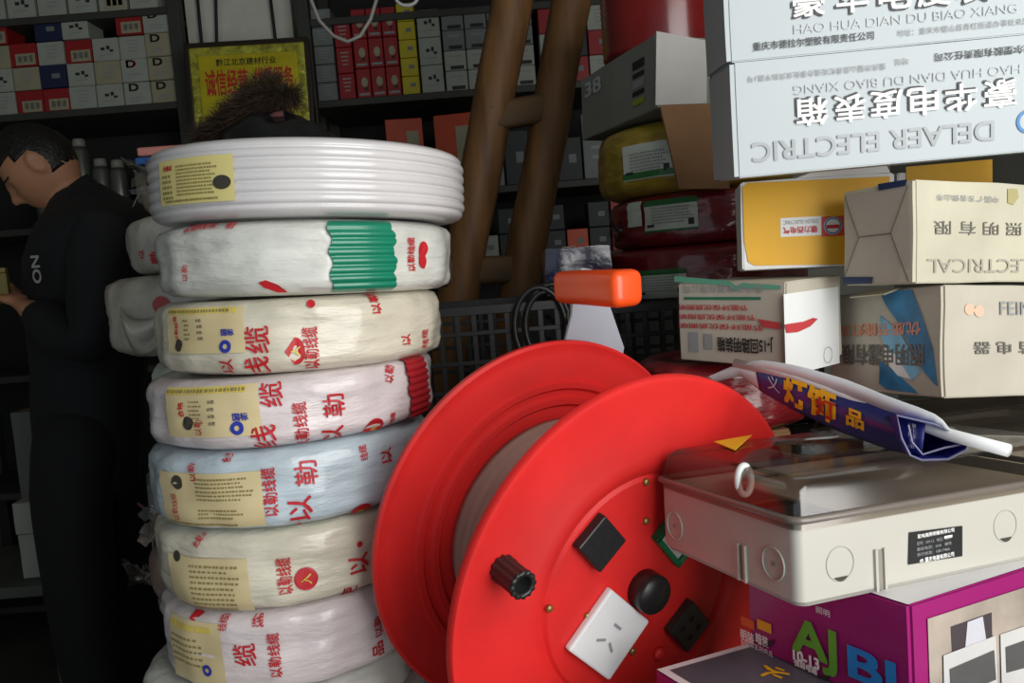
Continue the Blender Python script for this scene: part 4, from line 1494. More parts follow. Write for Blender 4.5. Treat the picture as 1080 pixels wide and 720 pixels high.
for c, (x0, y0, x1, y1) in ((cy_, (660, 146, 709, 192)), (cr1, (682, 206, 735, 246)), (cr2, (672, 282, 724, 316))):
    o, f, w, h = c.patch('paper_label', x0, y0, x1, y1, lab_w, .003)
    gg = (lambda f_: (lambda a, b: f_(a, b) + (f_(a, b) - Vector((0, 0, f_(a, b).z))).normalized() * .0012))(f)
    rect_patch('green_band', w, h * .18, shifted(gg, 0, h * (.41 if c is not cy_ else -.38)), lab_g, c.o, 8, 2)
    if c is cr1:
        rect_patch('green_band', w, h * .06, shifted(gg, 0, -h * .47), lab_g, c.o, 8, 1)
    text_lines('print', w * .75, h * .55, 6, shifted(gg, w * .04, 0), INKG, c.o, .5, 30)
    rect_patch('print_block', w * .1, h * .2, shifted(gg, w * .38, -h * .25), INK, c.o, 2, 2)
    rect_patch('print_block', w * .16, h * .08, shifted(gg, -w * .36, -h * .3), INK, c.o, 2, 2)
tuft(cr1.o, (-.150, -.055, .03), .03, M_clear('crumpled_film', (.7, .7, .68), .2, .2), 8)
# whitish pieces visible at the left end of the red coils
cr1.patch('end_label', 665, 212, 677, 240, lab_w, .004)
cr2.patch('end_label', 650, 285, 664, 306, lab_w, .004)

# red coil that carries the J-15 carton and a plain carton below it
rc3z1 = J.near.z - .002
rc3 = Coil(30, Vector((.27, 1.048, rc3z1 - .086)), Matrix(), .110, .085, red_coil, 'dark red cable coil directly under the J-15 carton', amp=.004, group='coils behind the cartons')
plain_carton('brown carton on the counter beneath the red coil', (.205, .96, CT + .0005), 3, .125, .17, rc3z1 - .086 - CT - .004, brown_c, 21)

# open carton with glossy white end and hanging brown flap, on the yellow coil
OC = Carton('open_carton', 'tilted grey carton with white end and hanging brown flap', Vector((.247, 1.245, CAMZ + .227)), 18.3, .2, 2.7, .094, .282, .110, M('carton_dull_grey', (138, 140, 132), .6, var=.08), seed=31)
OC.poly('white_end_face', 'front', [(692, 33), (745, 43), (745, 109), (691, 111)], M('carton_gloss_white', (214, 212, 206), .25, var=.06, coat=.6), .0012)
P = [OC.loc('front', *q) for q in ((696, 111), (759, 109), (765, 200), (712, 200))]
part('brown_flap', [q + Vector((0, -.001 - .012 * (k > 1), 0)) for k, q in enumerate(P)] + [q + Vector((0, .003 - .012 * (k > 1), 0)) for k, q in enumerate(P)],
     [(0, 1, 2, 3), (4, 5, 6, 7), (0, 1, 5, 4), (1, 2, 6, 5), (2, 3, 7, 6), (3, 0, 4, 7)], brown_c, OC.o)
OC.txt('38', 'side', 618, 84, 634, 99, INKG2, False, .03)
for k, (y0, y1, m_) in enumerate(((63, 72, INK), (76, 81, INK), (84, 92, INKG), (95, 100, INK), (104, 110, M('print_lime', (150, 170, 40), .5)))):
    OC.rect('print_mark', 'side', 668, y0, 680, y1, m_, .0014)

# red wire spool on the carton
sp = thing('wire_spool', 'dark red wire spool at the top edge behind the pale cartons', 'spool', OC.mw @ Vector((.105, .16, .120)), None)
redsp = M('spool_red_wire', (124, 26, 26), .25, var=.15, coat=.6)
prof = [(.03, .0), (.102, .0)] + [(.104 + (.0014 if k % 2 else 0), .004 + k * .005) for k in range(34)] + [(.102, .176), (.03, .176)]
part('wound_wire', *lathe(prof, 72, closed=True), redsp, sp, True)
part('core', *lathe([(.018, -.001), (.03, -.001), (.03, .178), (.018, .178)], 32, closed=True), brown_c, sp, True)

# ================================================================== BLACK CRATES AND BITS BEHIND THE REEL
crate_m = M('crate_black', (26, 27, 28), .45, var=.1)


def crate(label, x, y, z, w, l, h, nx, ny):
    t = thing('plastic_crate', label, 'crate', (x, y, z), None, 'black slotted crates')
    boxp('crate_floor', (w, l, .006), (0, 0, 0), crate_m, t, .001)
    for k in range(ny + 1):          # horizontal rails on the four sides
        zz = h * k / ny - (.014 if k == ny else 0)
        th = .014 if k in (0, ny) else .007
        boxp('side_rail', (w, .006, th), (0, 0, zz), crate_m, t, .001)
        boxp('side_rail', (w, .006, th), (0, l - .006, zz), crate_m, t, .001)
        boxp('side_rail', (.006, l - .012, th), (0, .006, zz), crate_m, t, .001)
        boxp('side_rail', (.006, l - .012, th), (w - .006, .006, zz), crate_m, t, .001)
    m1 = box_me('slat', (.007, .005, h - .01), 0, 1)
    for k in range(nx + 1):
        xx = (w - .007) * k / nx
        link('slat', m1, crate_m, t, loc=(xx, .0008, .005))
        link('slat', m1, crate_m, t, loc=(xx, l - .0058, .005))
    return t


ctop = zc[3] - .001
ch2 = (ctop - CT) / 2
crate('black slotted crate on the counter under the red coil column', .10, 1.29, CT + .0005, .40, .32, ch2 - .002, 14, 4)
crate('black slotted crate directly under the red coil column', .10, 1.29, CT + ch2, .40, .32, ch2 - .001, 14, 4)
lt = at_y(500, 322, 1.22).z
lh2 = (lt - CT) / 2
crate('black slotted crate on the counter between coil stack and reel', -.16, 1.22, CT + .0005, .235, .30, lh2 - .002, 9, 5)
crate('upper black slotted crate between coil stack and reel', -.16, 1.22, CT + lh2, .235, .30, lh2 - .001, 9, 5)

# black cable loops hung in front of the crates
loops = []
for r, dx, ph in ((.052, 0, 0), (.046, .012, .4), (.055, .02, .8)):
    cpt = at_y(570, 345, 1.21)
    for k in range(26):
        a = 2 * math.pi * k / 26 + ph
        loops.append(Vector((cpt.x + dx + r * .75 * math.cos(a), 1.212 + dx * .25 + k * .0001, cpt.z + r * 1.15 * math.sin(a))))
lo = part('looped_cable', *tube(loops, .0045, 8), M('cable_black', (34, 34, 34), .35), None, True)
tag(lo, 'black cable coiled in loops hanging behind the red reel', 'cable')

# navy plastic pack on the crate
np_ = thing('wrapped_pack', 'glossy navy plastic wrapped pack behind the orange handle', 'pack', Vector((at_y(577, 300, 1.30).x, 1.30, lt + .002)), None)
navy = M('pack_navy', (20, 30, 66), .22, var=.3, vscale=20, bump=1.0, bscale=25, coat=.8)
link('pack_body', carton_me('pack_body', .105, .14, at_y(600, 264, 1.30).z - lt, 40, .006), navy, np_)
boxp('pack_tape', (.02, .142, .001), (.03, -.001, at_y(600, 264, 1.30).z - lt + .003), M('tape_clear_brown', (170, 140, 100), .3, coat=.5), np_, 0)
# ================================================================== TIMBER LADDER
timber = M('ladder_timber', (120, 84, 46), .6, var=.3, vscale=9, bump=.5, bscale=18, stretch=(3, 3, .35))
timber_d = M('ladder_rung_timber', (96, 72, 44), .65, var=.25, vscale=9, bump=.4, bscale=18, stretch=(.5, 3, 3))
LY = 1.80
lad = thing('timber_ladder', 'old wooden ladder with two round poles behind the reel', 'ladder', (at_y(480, 325, LY).x, LY, 0))
lo_ = lad.location.copy()


def pole(p0, p1, r, seed):
    d = (p1 - p0)
    a = p1 + d * ((0 - p1.z) / d.z)       # down to the floor
    b = p0 + d * ((2.75 - p0.z) / d.z)
    n = 24
    pts, rr = [], []
    for k in range(n + 1):
        p = a.lerp(b, k / n)
        p = p + Vector((noise.noise(Vector((seed, k * .35, 0))) * .012, noise.noise(Vector((seed + 9, k * .35, 0))) * .01, 0))
        if k == 0:
            p.z = 0
        pts.append(p - lo_)
        rr.append(r * (1.02 - .12 * k / n) * (1 + .05 * noise.noise(Vector((seed + 3, k * .8, 0)))))
    return part('pole', *tube(pts, rr, 14), timber, lad, True)


pole(at_y(540, 0, LY), at_y(485, 300, LY), .048, 1.0)
pole(at_y(604, 0, LY + .04), at_y(548, 300, LY + .04), .047, 5.0)
for (xa, ya, xb_, yb_, r) in ((511, 125, 590, 112, .030), (462, 288, 560, 282, .030), (560, -90, 660, -98, .03)):
    p0, p1 = at_y(xa, ya, LY - .02), at_y(xb_, yb_, LY + .05)
    me = box_me('rung', ((p1 - p0).length, .05, .062), .012, 3, (0, -.03, -.031))
    rot = (p1 - p0).to_track_quat('X', 'Z').to_matrix()
    link('rung', me, timber_d, lad, loc=p0 - lo_, rot=rot)
for zz in (.45, 1.0):
    d0 = at_y(540, 0, LY); d1 = at_y(485, 300, LY); t_ = (zz - d0.z) / (d1.z - d0.z); p0 = d0.lerp(d1, t_)
    d0 = at_y(604, 0, LY + .04); d1 = at_y(548, 300, LY + .04); t_ = (zz - d0.z) / (d1.z - d0.z); p1 = d0.lerp(d1, t_)
    dr = (p1 - p0).normalized()
    p0 -= dr * .05; p1 += dr * .05
    me = box_me('rung', ((p1 - p0).length, .05, .062), .012, 3, (0, -.06, -.031))
    link('rung', me, timber_d, lad, loc=p0 - lo_, rot=dr.to_track_quat('X', 'Z').to_matrix())

# ================================================================== SECOND COIL STACK BEHIND THE FIRST
film3 = dict(rough=0.4, coat=0.4, var=0.18, vscale=20, bump=0.8, bscale=35)
Y2C = 1.29
specs = [  # left edge px, top y, bottom y, material rgb, label
    (150, 168, 226, (150, 132, 112), 'brownish film wrapped coil on top of the rear stack'),
    (139, 226, 290, (190, 186, 176), 'white coil with small red print, second in the rear stack'),
    (119, 290, 374, (196, 190, 176), 'white plastic bagged coil bulging left of the main stack'),
    (168, 374, 416, (90, 96, 98), 'dark coil with a white tag in the rear stack'),
    (163, 416, 472, (128, 34, 40), 'red coil peeping out behind the main stack'),
    (172, 472, 534, (120, 122, 120), 'grey wrapped coil in the rear stack, above the green one'),
    (172, 534, 574, (16, 106, 82), 'green coil peeping out behind the main stack'),
    (163, 574, 628, (150, 126, 118), 'pinkish film wrapped coil low in the rear stack'),
]
rear = []
R2 = .155
for i, (xl, yt, ybm, rgb, lb) in enumerate(specs):
    zt_, zb_ = at_y(xl + 40, yt, Y2C - .07).z, at_y(xl + 40, ybm, Y2C - .07).z
    cxp = at_y(xl, (yt + ybm) / 2, Y2C - .02).x + R2
    c = Coil(50 + i, Vector((cxp, Y2C, zb_ + .0005)), Matrix.Rotation(R_(0), 3, 'Y'), R2, zt_ - zb_ - .003, M('rear_wrap_%d' % i, rgb, **film3), lb, amp=.005, rnd=.026, group='rear stack of coils', n=72)
    rear.append(c)
zl_ = at_y(203, 628, Y2C - .07).z
nlow = 1 if zl_ - CT < .1 else 2
for k in range(nlow):
    hh = (zl_ - CT) / nlow
    Coil(60 + k, Vector((rear[-1].o.location.x + .01, Y2C, CT + k * hh + .0004)), Matrix(), R2, hh - .001, wrapA, 'white wrapped coil at the foot of the rear stack', amp=.004, group='rear stack of coils', n=72)
rear[1].txt('以', 150, 268, h=.012)
rear[1].txt('勒', 164, 272, h=.016, bold=.03)
rear[1].txt('线', 146, 240, h=.01, mat=INKG)
rear[2].disc('red_mark', 171, 322, .012, M('mark_pale_red', (190, 84, 84), .5), .012)
rear[3].patch('white_tag', 166, 378, 184, 400, lab_w, .006)
# knotted bag ears on the bulging coil
bag = M('bag_white_film', (206, 202, 188), .35, coat=.4, var=.08)
vs, fs = [], []
for k in range(9):
    t_ = k / 8
    for j in range(6):
        s_ = j / 5
        p = at_y(128 + 62 * t_ - 10 * math.sin(math.pi * t_), 338 + 36 * math.sin(math.pi * t_) * (.35 + .65 * s_) - 14 * (1 - s_), Y2C - .155 + .015 * math.cos(3 * t_ + 5 * s_))
        vs.append(p - rear[2].o.location)
for k in range(8):
    for j in range(5):
        fs.append((k * 6 + j, (k + 1) * 6 + j, (k + 1) * 6 + j + 1, k * 6 + j + 1))
thick(part('bag_fold', vs, fs, bag, rear[2].o, True), .002)
tuft(rear[7].o, (-.15, -.05, .03), .04, M_clear('crumpled_film_b', (.66, .58, .54), .2, .2), 9, 12)

# flat packets lying on the rear stack, left of the plaque
rt = rear[0].o.location + Vector((0, 0, rear[0].h))
for i, (dx, z0, hh, rgb, lb) in enumerate(((-.10, 0, .012, (40, 86, 150), 'flat blue packet lying on the rear coil stack'), (-.095, .0125, .014, (186, 120, 110), 'flat pink packet on top of the blue packet'))):
    t = thing('flat_packet', lb, 'packet', rt + Vector((dx - .045, -.06, z0 + .001)), Matrix.Rotation(R_(6 * i - 4), 3, 'Z'))
    boxp('packet_body', (.11, .09, hh - .001), (0, 0, 0), M('packet_%d' % i, rgb, .4, var=.1), t, .003)
    boxp('packet_seal', (.008, .088, hh * .5), (.109, .001, hh * .2), M('packet_seal_%d' % i, [min(255, v + 40) for v in rgb], .4), t, .001)

# black jacket with fur trimmed hood lying on the rear stack
jk = thing('fur_hood_jacket', 'black jacket with dark brown fur trimmed hood behind the top coil', 'jacket', Vector((rt.x + .045, Y2C - .01, rt.z + .002)), None)
jo = jk.location.copy()
blackq = M('jacket_black_sheen', (20, 22, 24), .22, var=.3, vscale=30, bump=1.0, bscale=30, coat=.5)
vs, fs = [], []
na, nb = 40, 16
apex = at_y(312, 118, Y2C)
for j in range(nb + 1):
    v = j / nb
    for i in range(na):
        a = 2 * math.pi * i / na
        rr = (1 - v ** 2.2) ** .5
        p = Vector((.092 * rr * math.cos(a), .10 * rr * math.sin(a), v * (apex.z - jo.z)))
        p += Vector((0.03 * (1 - v), 0, 0))
        q = p * 28
        p *= 1 + .10 * noise.noise(q)
        vs.append(p)
for j in range(nb):
    for i in range(na):
        fs.append((j * na + i, j * na + (i + 1) % na, (j + 1) * na + (i + 1) % na, (j + 1) * na + i))
fs.append(tuple(range(na)))
part('jacket_shell', vs, fs, blackq, jk, True)
# fur: tapering strands growing from a thick curved roll
fur_m = M('fur_brown', (60, 44, 30), .7, var=.35, vscale=40)
rollp = [at_y(*q, Y2C - .02) - jo for q in ((214, 150), (232, 140), (252, 128), (270, 115), (285, 104), (297, 102), (303, 112))]
rollr = [.008, .015, .024, .032, .034, .028, .016]
part('hood_roll', *tube(rollp, [r * .8 for r in rollr], 12), fur_m, jk, True)
rnd = random.Random(11)
vs, fs = [], []
for k in range(9000):
    x = rnd.random() * (len(rollp) - 1.001)
    i = int(x); f_ = x - i
    c0 = rollp[i].lerp(rollp[i + 1], f_); r0 = rollr[i] * (1 - f_) + rollr[i + 1] * f_
    d = Vector((rnd.gauss(0, 1), rnd.gauss(0, 1), rnd.gauss(0, 1))).normalized()
    tan = (rollp[i + 1] - rollp[i]).normalized()
    base = c0 + (d - tan * d.dot(tan)).normalized() * r0 * .75
    L = rnd.uniform(.014, .036)
    dirn = (d + Vector((-.25, 0, .05)) + tan * rnd.uniform(-.2, .5)).normalized()
    sd = dirn.cross(Vector((rnd.gauss(0, 1), rnd.gauss(0, 1), rnd.gauss(0, 1)))).normalized() * .00045
    b = len(vs)
    mid = base + dirn * L * .55
    tip = base + dirn * L + Vector((rnd.uniform(-1, .2), 0, -.6)) * L * .22
    vs += [base - sd, base + sd, mid + sd * .7, mid - sd * .7, tip]
    fs += [(b, b + 1, b + 2, b + 3), (b + 3, b + 2, b + 4)]
me = bpy.data.meshes.new('fur_trim')
me.from_pydata([tuple(v) for v in vs], [], fs)
fo = link('fur_trim', me, fur_m, jk)
fo['kind'] = 'stuff'
part('lining_edge', *tube([at_y(*q, Y2C - .07) - jo for q in ((284, 124), (291, 121), (299, 120))], .0045, 10), M('lining_rose', (84, 46, 44), .8), jk, True)

# ================================================================== LEFT: STOOL, LOW BENCH
stool_w = M('stool_white', (168, 170, 164), .45, var=.06)
sa = at_y(130, 512, 2.55)
st = thing('plastic_stool', 'white plastic stool standing on the floor behind the coil stacks', 'stool', (sa.x + .17, 2.72, 0), Matrix.Rotation(R_(10), 3, 'Z'))
hS = sa.z
me = box_me('stool_seat', (.34, .34, .03), .012, 3, (-.17, -.17, hS - .03))
link('stool_seat', me, stool_w, st)
boxp('seat_rim', (.33, .33, .05), (-.165, -.165, hS - .075), stool_w, st, .006)
for sx in (-1, 1):
    for sy in (-1, 1):
        pts = []
        for (zz, k0, k1) in ((hS - .06, .105, .16), (0, .17, .205)):
            pts += [(sx * k0, sy * k1, zz), (sx * k1, sy * k1, zz), (sx * k1, sy * k0, zz), (sx * (k1 - .012), sy * k0, zz), (sx * (k1 - .012), sy * (k1 - .012), zz), (sx * k0, sy * (k1 - .012), zz)]
        part('stool_leg', pts, [tuple(range(6)), tuple(range(6, 12))] + [(i, (i + 1) % 6, 6 + (i + 1) % 6, 6 + i) for i in range(6)], stool_w, st)
for k, (zz) in enumerate((hS * .42,)):
    e = .175
    for dims, org in (((2 * e, .01, .04), (-e, -e - .005, zz)), ((2 * e, .01, .04), (-e, e - .005, zz)), ((.01, 2 * e, .04), (-e - .005, -e, zz)), ((.01, 2 * e, .04), (e - .005, -e, zz))):
        boxp('stretcher', dims, org, stool_w, st, .003)

bench_m = M('bench_grey', (88, 92, 86), .6, var=.12)
bz = at_y(35, 612, 2.45).z
bt = thing('low_bench', 'low grey bench with cartons at the left picture edge', 'bench', (-2.1, 2.4, 0))
bw = at_y(72, 612, 2.42).x + 2.1
boxp('bench_top', (bw, .45, .035), (0, 0, bz - .035), bench_m, bt, .004)
for x in (.02, bw - .07):
    for y in (.02, .38):
        boxp('bench_leg', (.05, .05, bz - .035), (x, y, 0), bench_m, bt, .003)
pb0 = at_y(22, 606, 2.46)
for i, (dx, hh, w_, lb) in enumerate(((0, .14, .17, 'white carton lower on the low bench behind the person'), (-.006, .10, .15, 'white carton upper on the low bench behind the person'))):
    c = Carton('small_carton', lb, Vector((pb0.x + dx, 2.47, bz + .001 + (.1415 if i else 0))), 6, 0, 0, w_, .2, hh, M('carton_dusty_white', (170, 172, 160), .7), seed=60 + i, cat='carton', group='cartons on the low bench')
    boxp('tape_strip', (w_ * .98, .03, .0008), (.001, .08, hh + .001), M('tape_clear_brown', (170, 140, 100), .3, coat=.5), c.o, 0)
gb = Carton('small_carton', 'grey carton at the left picture edge behind the hands', Vector((at_y(-30, 470, 2.5).x, 2.71, bz + .001)), 0, 0, 0, .12, .12, at_y(5, 440, 2.62).z - bz, M('carton_dusty_grey', (112, 116, 112), .7), seed=63)
boxp('tape_strip', (.118, .03, .0008), (.001, .045, gb.h + .001), M('tape_clear_brown', (170, 140, 100), .3, coat=.5), gb.o, 0)

# ================================================================== PERSON standing at the left, looking down, in profile
skin = M('skin', (176, 126, 94), .55, var=.06)
hairm = M('hair_black', (20, 17, 15), .55, var=.3, vscale=60, bump=.8, bscale=120)
cloth = M('jacket_black_cloth', (17, 18, 22), .8, var=.2, vscale=8, bump=.35, bscale=20)
cloth2 = M('trousers_black_cloth', (15, 15, 18), .85, var=.2, vscale=8, bump=.3, bscale=20)
PYD = 2.03
ear = unp(36, 172, 1.97)
pel = at_y(90, 468, PYD)
pel.z = .97
base = Vector((pel.x, PYD, 0))
ps = thing('person', 'person in black jacket and trousers looking down, seen in profile', 'person', base)


def L(v):
    return Vector(v) - base


def skin_mesh(verts, edges, radii, sub=2, root=0):
    me = bpy.data.meshes.new('s')
    me.from_pydata([tuple(v) for v in verts], edges, [])
    o = bpy.data.objects.new('s', me)
    COL.objects.link(o)
    md = o.modifiers.new('skin', 'SKIN')
    md.use_smooth_shade = True
    sv = me.skin_vertices[0].data
    for i, r in enumerate(radii):
        sv[i].radius = r if isinstance(r, tuple) else (r, r)
        sv[i].use_root = (i == root)
    ms = o.modifiers.new('sub', 'SUBSURF')
    ms.levels = sub
    ms.render_levels = sub
    dg = bpy.context.evaluated_depsgraph_get()
    out = bpy.data.meshes.new_from_object(o.evaluated_get(dg))
    bpy.data.objects.remove(o)
    bpy.data.meshes.remove(me)
    return out


# landmarks (world): facing -X
pelv = pel
waist = at_y(95, 395, PYD); chest = at_y(97, 315, PYD); upper = at_y(100, 246, PYD)
neckb = at_y(80, 212, PYD - .01)
sh_n = at_y(106, 246, PYD - .16); sh_f = sh_n + Vector((0, .33, 0))
el_n = at_y(96, 372, PYD - .24); wr_n = at_y(40, 332, PYD - .17)
el_f = at_y(88, 370, PYD + .22); wr_f = at_y(34, 325, PYD + .12)
hip = .095
headc = Vector((ear.x, PYD - .03, ear.z)) + Vector((.022, 0, -.012))
fwd = Vector((-.72, -.16, -.66)).normalized()
rgt = Vector((0, 0, 1)).cross(fwd).normalized() * -1
rgt = fwd.cross(Vector((0, 0, 1))).normalized()
upv = rgt.cross(fwd).normalized()
kn = [pelv + Vector((.0, s * .11, -.47)) for s in (-1, 1)]
an = [Vector((pelv.x + .04, PYD + s * .12, .09)) for s in (-1, 1)]
toe = [a + Vector((-.17, 0, -.055)) for a in an]

# hand: palm and five fingers, as tapered chains joined to the wrist
def hand_chain(wr, d, side, verts, edges, rad, root_idx):
    d = d.normalized()
    up = Vector((0, 0, 1))
    sidev = d.cross(up).normalized() * side
    nrm = sidev.cross(d).normalized()
    palm = wr + d * .045
    pi = len(verts); verts.append(palm); rad.append((.022, .016)); edges.append((root_idx, pi))
    k2 = len(verts); verts.append(wr + d * .085); rad.append((.028, .013)); edges.append((pi, k2))
    for f in range(4):
        off = sidev * (-.027 + .018 * f)
        ln = (.062, .074, .078, .068)[f]
        p0 = wr + d * .088 + off
        p1 = p0 + d * ln * .45 - nrm * ln * .14
        p2 = p1 + d * ln * .28 - nrm * ln * .28
        p3 = p2 + d * ln * .08 - nrm * ln * .28
        prev = k2
        for q, r in ((p0, .0092), (p1, .0086), (p2, .0080), (p3, .0068)):
            i = len(verts); verts.append(q); rad.append(r); edges.append((prev, i)); prev = i
    t0 = wr + d * .035 + sidev * .028
    t1 = t0 + d * .03 + sidev * .016 - nrm * .012
    t2 = t1 + d * .026 - nrm * .012
    prev = pi
    for q, r in ((t0, .0105), (t1, .0095), (t2, .0078)):
        i = len(verts); verts.append(q); rad.append(r); edges.append((prev, i)); prev = i


V, Ed, Rd = [], [], []


def add(v, r, p=None):
    V.append(L(v)); Rd.append(r)
    if p is not None:
        Ed.append((p, len(V) - 1))
    return len(V) - 1


i_p = add(pelv, .10)
i_w = add(waist, .095, i_p); i_c = add(chest, .105, i_w); i_u = add(upper, .085, i_c); i_n = add(neckb, .062, i_u)
i_h = add(headc - upv * .06 - fwd * .02, .052, i_n)
for shd, elb, wrs in ((sh_n, el_n, wr_n), (sh_f, el_f, wr_f)):
    a = add(shd, .055, i_u); b = add(elb, .042, a); c = add(wrs, .028, b)
    hand_chain(L(wrs), wrs - elb, 1, V, Ed, Rd, c)
for s in (0, 1):
    a = add(pelv + Vector((0, (-1, 1)[s] * hip, -.08)), .075, i_p); b = add(kn[s], .052, a); c = add(an[s], .038, b); add(toe[s], .032, c)
body = skin_mesh(V, Ed, Rd)
# head: shaped ellipsoid with brow, nose, lips, chin and ears
bm = bmesh.new(); bm.from_mesh(body)


def head_pt(th, ph, k=1.0):
    a, b, c = math.sin(th) * math.cos(ph), math.sin(th) * math.sin(ph), math.cos(th)     # right, forward, up
    x, y, z = .070 * a, .089 * b, .110 * c
    if c < 0:
        x *= 1 - .30 * (-c) ** 1.3
        if b < 0:
            y *= 1 - .45 * (-c) ** 1.2
        else:
            y *= 1 + .02 * (-c)
    g = lambda a0, c0, sa, sc: math.exp(-((a - a0) / sa) ** 2 - ((c - c0) / sc) ** 2) * (1 if b > 0 else 0)
    y += .022 * g(0, -.16, .13, .14) + .012 * g(0, -.05, .10, .16) + .006 * g(0, .14, .5, .08)
    y += .008 * g(0, -.47, .22, .07) + .006 * g(0, -.60, .22, .07) + .012 * g(0, -.86, .3, .14)
    y -= .010 * (g(.36, .03, .17, .1) + g(-.36, .03, .17, .1))
    y -= .005 * g(0, -.53, .25, .04)
    return x * k, y * k, z * k


def head_world(x, y, z):
    return L(headc + rgt * x + fwd * y + upv * z)


nt, np2 = 44, 64
rows = []
for i in range(nt + 1):
    th = math.pi * i / nt
    rows.append([bm.verts.new(head_world(*head_pt(th, 2 * math.pi * j / np2))) for j in range(np2)] if 0 < i < nt else [bm.verts.new(head_world(*head_pt(th, 0)))])
for i in range(nt):
    for j in range(np2):
        j2 = (j + 1) % np2
        if i == 0:
            bm.faces.new((rows[0][0], rows[1][j], rows[1][j2]))
        elif i == nt - 1:
            bm.faces.new((rows[i][j], rows[nt][0], rows[i][j2]))
        else:
            bm.faces.new((rows[i][j], rows[i + 1][j], rows[i + 1][j2], rows[i][j2]))
for s in (-1, 1):     # ears
    for ring_r, rad_, n in ((.024, .0048, 16),):
        pts = [head_world(s * (.070 + .005 * math.sin(2 * math.pi * k / n + .6)), -.008 + .012 * math.cos(2 * math.pi * k / n), -.006 + .023 * math.sin(2 * math.pi * k / n)) for k in range(n)]
        vs, fs = tube(pts, rad_, 8, True)
        bv = [bm.verts.new(v) for v in vs]
        for f in fs:
            bm.faces.new([bv[q] for q in f])
    ce = [head_world(s * .064, -.008 + .010 * math.cos(2 * math.pi * k / 12), -.008 + .019 * math.sin(2 * math.pi * k / 12)) for k in range(12)]
    co = [head_world(s * .073, -.008 + .010 * math.cos(2 * math.pi * k / 12), -.008 + .019 * math.sin(2 * math.pi * k / 12)) for k in range(12)]
    b0 = [bm.verts.new(v) for v in ce]; b1 = [bm.verts.new(v) for v in co]
    bm.faces.new(b0); bm.faces.new(b1[::-1])
    for k in range(12):
        bm.faces.new((b0[k], b0[(k + 1) % 12], b1[(k + 1) % 12], b1[k]))
bmesh.ops.recalc_face_normals(bm, faces=bm.faces)
bm.to_mesh(body); bm.free()
tmp = bpy.data.objects.new('tmp', body); COL.objects.link(tmp)
rm = tmp.modifiers.new('r', 'REMESH'); rm.mode = 'VOXEL'; rm.voxel_size = .0055; rm.use_smooth_shade = True
sm = tmp.modifiers.new('s', 'SMOOTH'); sm.iterations = 2; sm.factor = .5
bmesh_body = bpy.data.meshes.new_from_object(tmp.evaluated_get(bpy.context.evaluated_depsgraph_get()))
bpy.data.objects.remove(tmp)
bmesh_body.materials.clear()
bmesh_body.shade_smooth()
link('body', bmesh_body, skin, ps)

# hair: short cap following the skull, rough surface
vs, fs = [], []
idx = {}
for i in range(nt + 1):
    for j in range(np2):
        th = math.pi * i / nt; ph = 2 * math.pi * j / np2
        x, y, z = head_pt(th, ph, 1.0)
        n_ = noise.noise(Vector((x, y, z)) * 160)
        kk = 1.025 + .025 * n_
        idx[i, j] = len(vs)
        vs.append(head_world(x * kk, y * kk, z * kk + .003))
for i in range(nt):
    for j in range(np2):
        th = math.pi * (i + .5) / nt; ph = 2 * math.pi * (j + .5) / np2
        b, c, a = math.sin(th) * math.sin(ph), math.cos(th), math.sin(th) * math.cos(ph)
        # hairline: forehead, round the ears, nape
        if c > .42 + .0 * b and b > .25 or (b <= .25 and c > -.05 and b > -.22) and c > .20 or (b <= -.22 and c > -.42):
            fs.append((idx[i, j], idx[i + 1, j], idx[i + 1, (j + 1) % np2], idx[i, (j + 1) % np2]))
hr = part('hair', vs, fs, hairm, ps, True)
thick(hr, .006)
for s in (-1, 1):
    part('eyebrow', *tube([head_world(s * (.018 + .012 * k), .094 - .0035 * k * k, .017 + .002 * math.sin(k)) for k in range(4)], .0022, 6), hairm, ps, True)

# jacket: torso and sleeves, a little larger than the body, with hem and collar
V, Ed, Rd = [], [], []
bh_ = add(pelv + Vector((0, 0, -.20)), .128); b0 = add(pelv + Vector((0, 0, -.06)), .135, bh_); b1 = add(waist, .142, b0); b2 = add(chest + Vector((.005, 0, 0)), .158, b1); b3 = add(upper + Vector((.005, 0, -.01)), .125, b2); b4 = add(neckb + Vector((.014, 0, .0)), .080, b3); b5 = add(neckb + Vector((.004, 0, .035)), .074, b4)
for shd, elb, wrs in ((sh_n, el_n, wr_n), (sh_f, el_f, wr_f)):
    a = add(shd, .082, b3); m_ = add((shd + elb) / 2, .066, a); b = add(elb, .060, m_); add(elb.lerp(wrs, .55), .052, b); add(elb.lerp(wrs, .9), .046, len(V) - 1); add(elb.lerp(wrs, 1.12), .042, len(V) - 1)
jm = skin_mesh(V, Ed, Rd)
for v in jm.vertices:
    q = v.co * 9
    v.co += Vector((noise.noise(q), noise.noise(q + Vector((5, 0, 0))), noise.noise(q + Vector((0, 5, 0))))) * .008
jm.materials.clear()
link('jacket', jm, cloth, ps)
nax = (headc - upv * .06 - neckb).normalized()
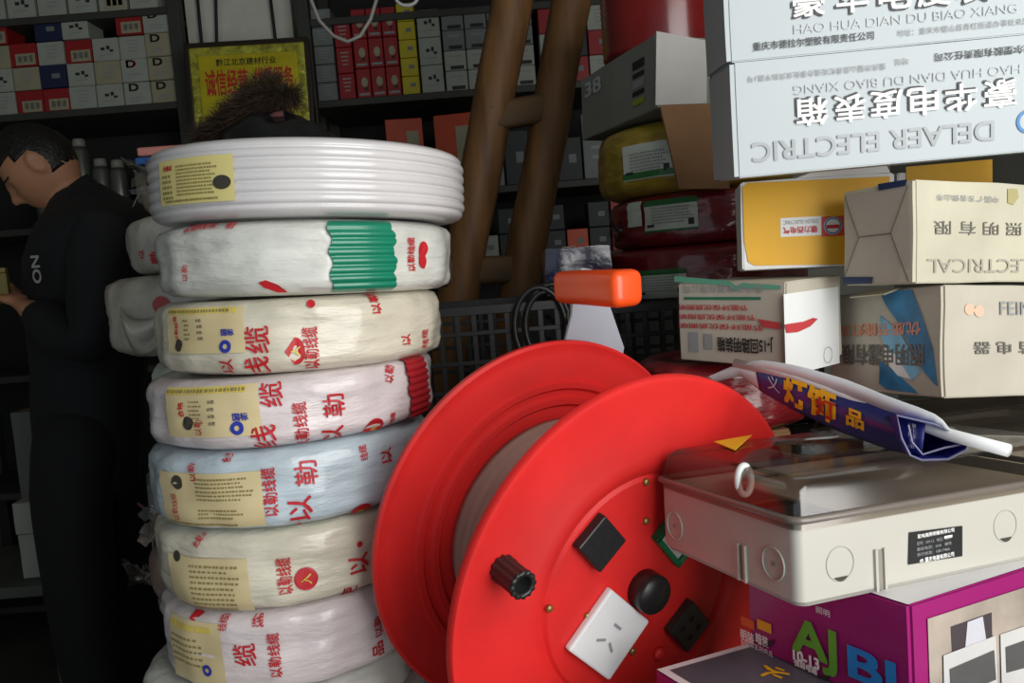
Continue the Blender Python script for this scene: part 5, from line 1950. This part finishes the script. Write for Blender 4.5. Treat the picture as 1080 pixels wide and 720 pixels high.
na1 = nax.cross(Vector((0, 1, 0))).normalized(); na2 = nax.cross(na1)
cvs, cfs = [], []
for k in range(5):
    for i in range(24):
        a_ = 2 * math.pi * i / 24
        rr_ = .076 - .003 * k
        cvs.append(L(neckb) + nax * (-.030 + .014 * k - .010 * math.cos(a_)) + na1 * (rr_ * math.cos(a_)) + na2 * (rr_ * .92 * math.sin(a_)))
for k in range(4):
    for i in range(24):
        cfs.append((k * 24 + i, k * 24 + (i + 1) % 24, (k + 1) * 24 + (i + 1) % 24, (k + 1) * 24 + i))
thick(part('collar', cvs, cfs, cloth, ps, True), .006)
V, Ed, Rd = [], [], []
bw0 = add(waist + Vector((0, 0, -.02)), .120); b0 = add(pelv, .128, bw0)
for s in (0, 1):
    a = add(pelv + Vector((0, (-1, 1)[s] * hip, -.10)), .100, b0); b = add(kn[s], .078, a); add(an[s] + Vector((0, 0, .02)), .066, b)
tm = skin_mesh(V, Ed, Rd)
tm.materials.clear()
link('trousers', tm, cloth2, ps)
shoe = M('shoe_black', (24, 24, 24), .4)
for s in (0, 1):
    me = box_me('shoe', (.27, .095, .085), .03, 4, (0, 0, 0))
    link('shoe', me, shoe, ps, loc=L(Vector((an[s].x - .21, an[s].y - .0475, 0))))
# white print on the jacket
jp = at_y(38, 285, PYD - .26)
lettering('ON', plane_map(L(at_y(38, 284, PYD - .215)), (0, 0, 1), (-1, 0, 0), 0), w=.06, h=.018, mat=M('ink_dull_white', (150, 150, 150), .6), parent=ps, bold=.03)
# small yellow packet held in the hand
hp = L(wr_n + (wr_n - el_n).normalized() * .11) + base
yp = thing('yellow_packet', 'small yellow packet held in the hands of the person', 'packet', hp + Vector((-.05, -.02, -.01)), Matrix.Rotation(R_(20), 3, 'Z'))
boxp('packet_body', (.055, .03, .06), (0, 0, 0), M('packet_yellow', (120, 108, 40), .5, var=.1), yp, .004)
boxp('packet_flap', (.053, .028, .012), (.001, .001, .06), M('packet_yellow_flap', (132, 122, 60), .5), yp, .003)
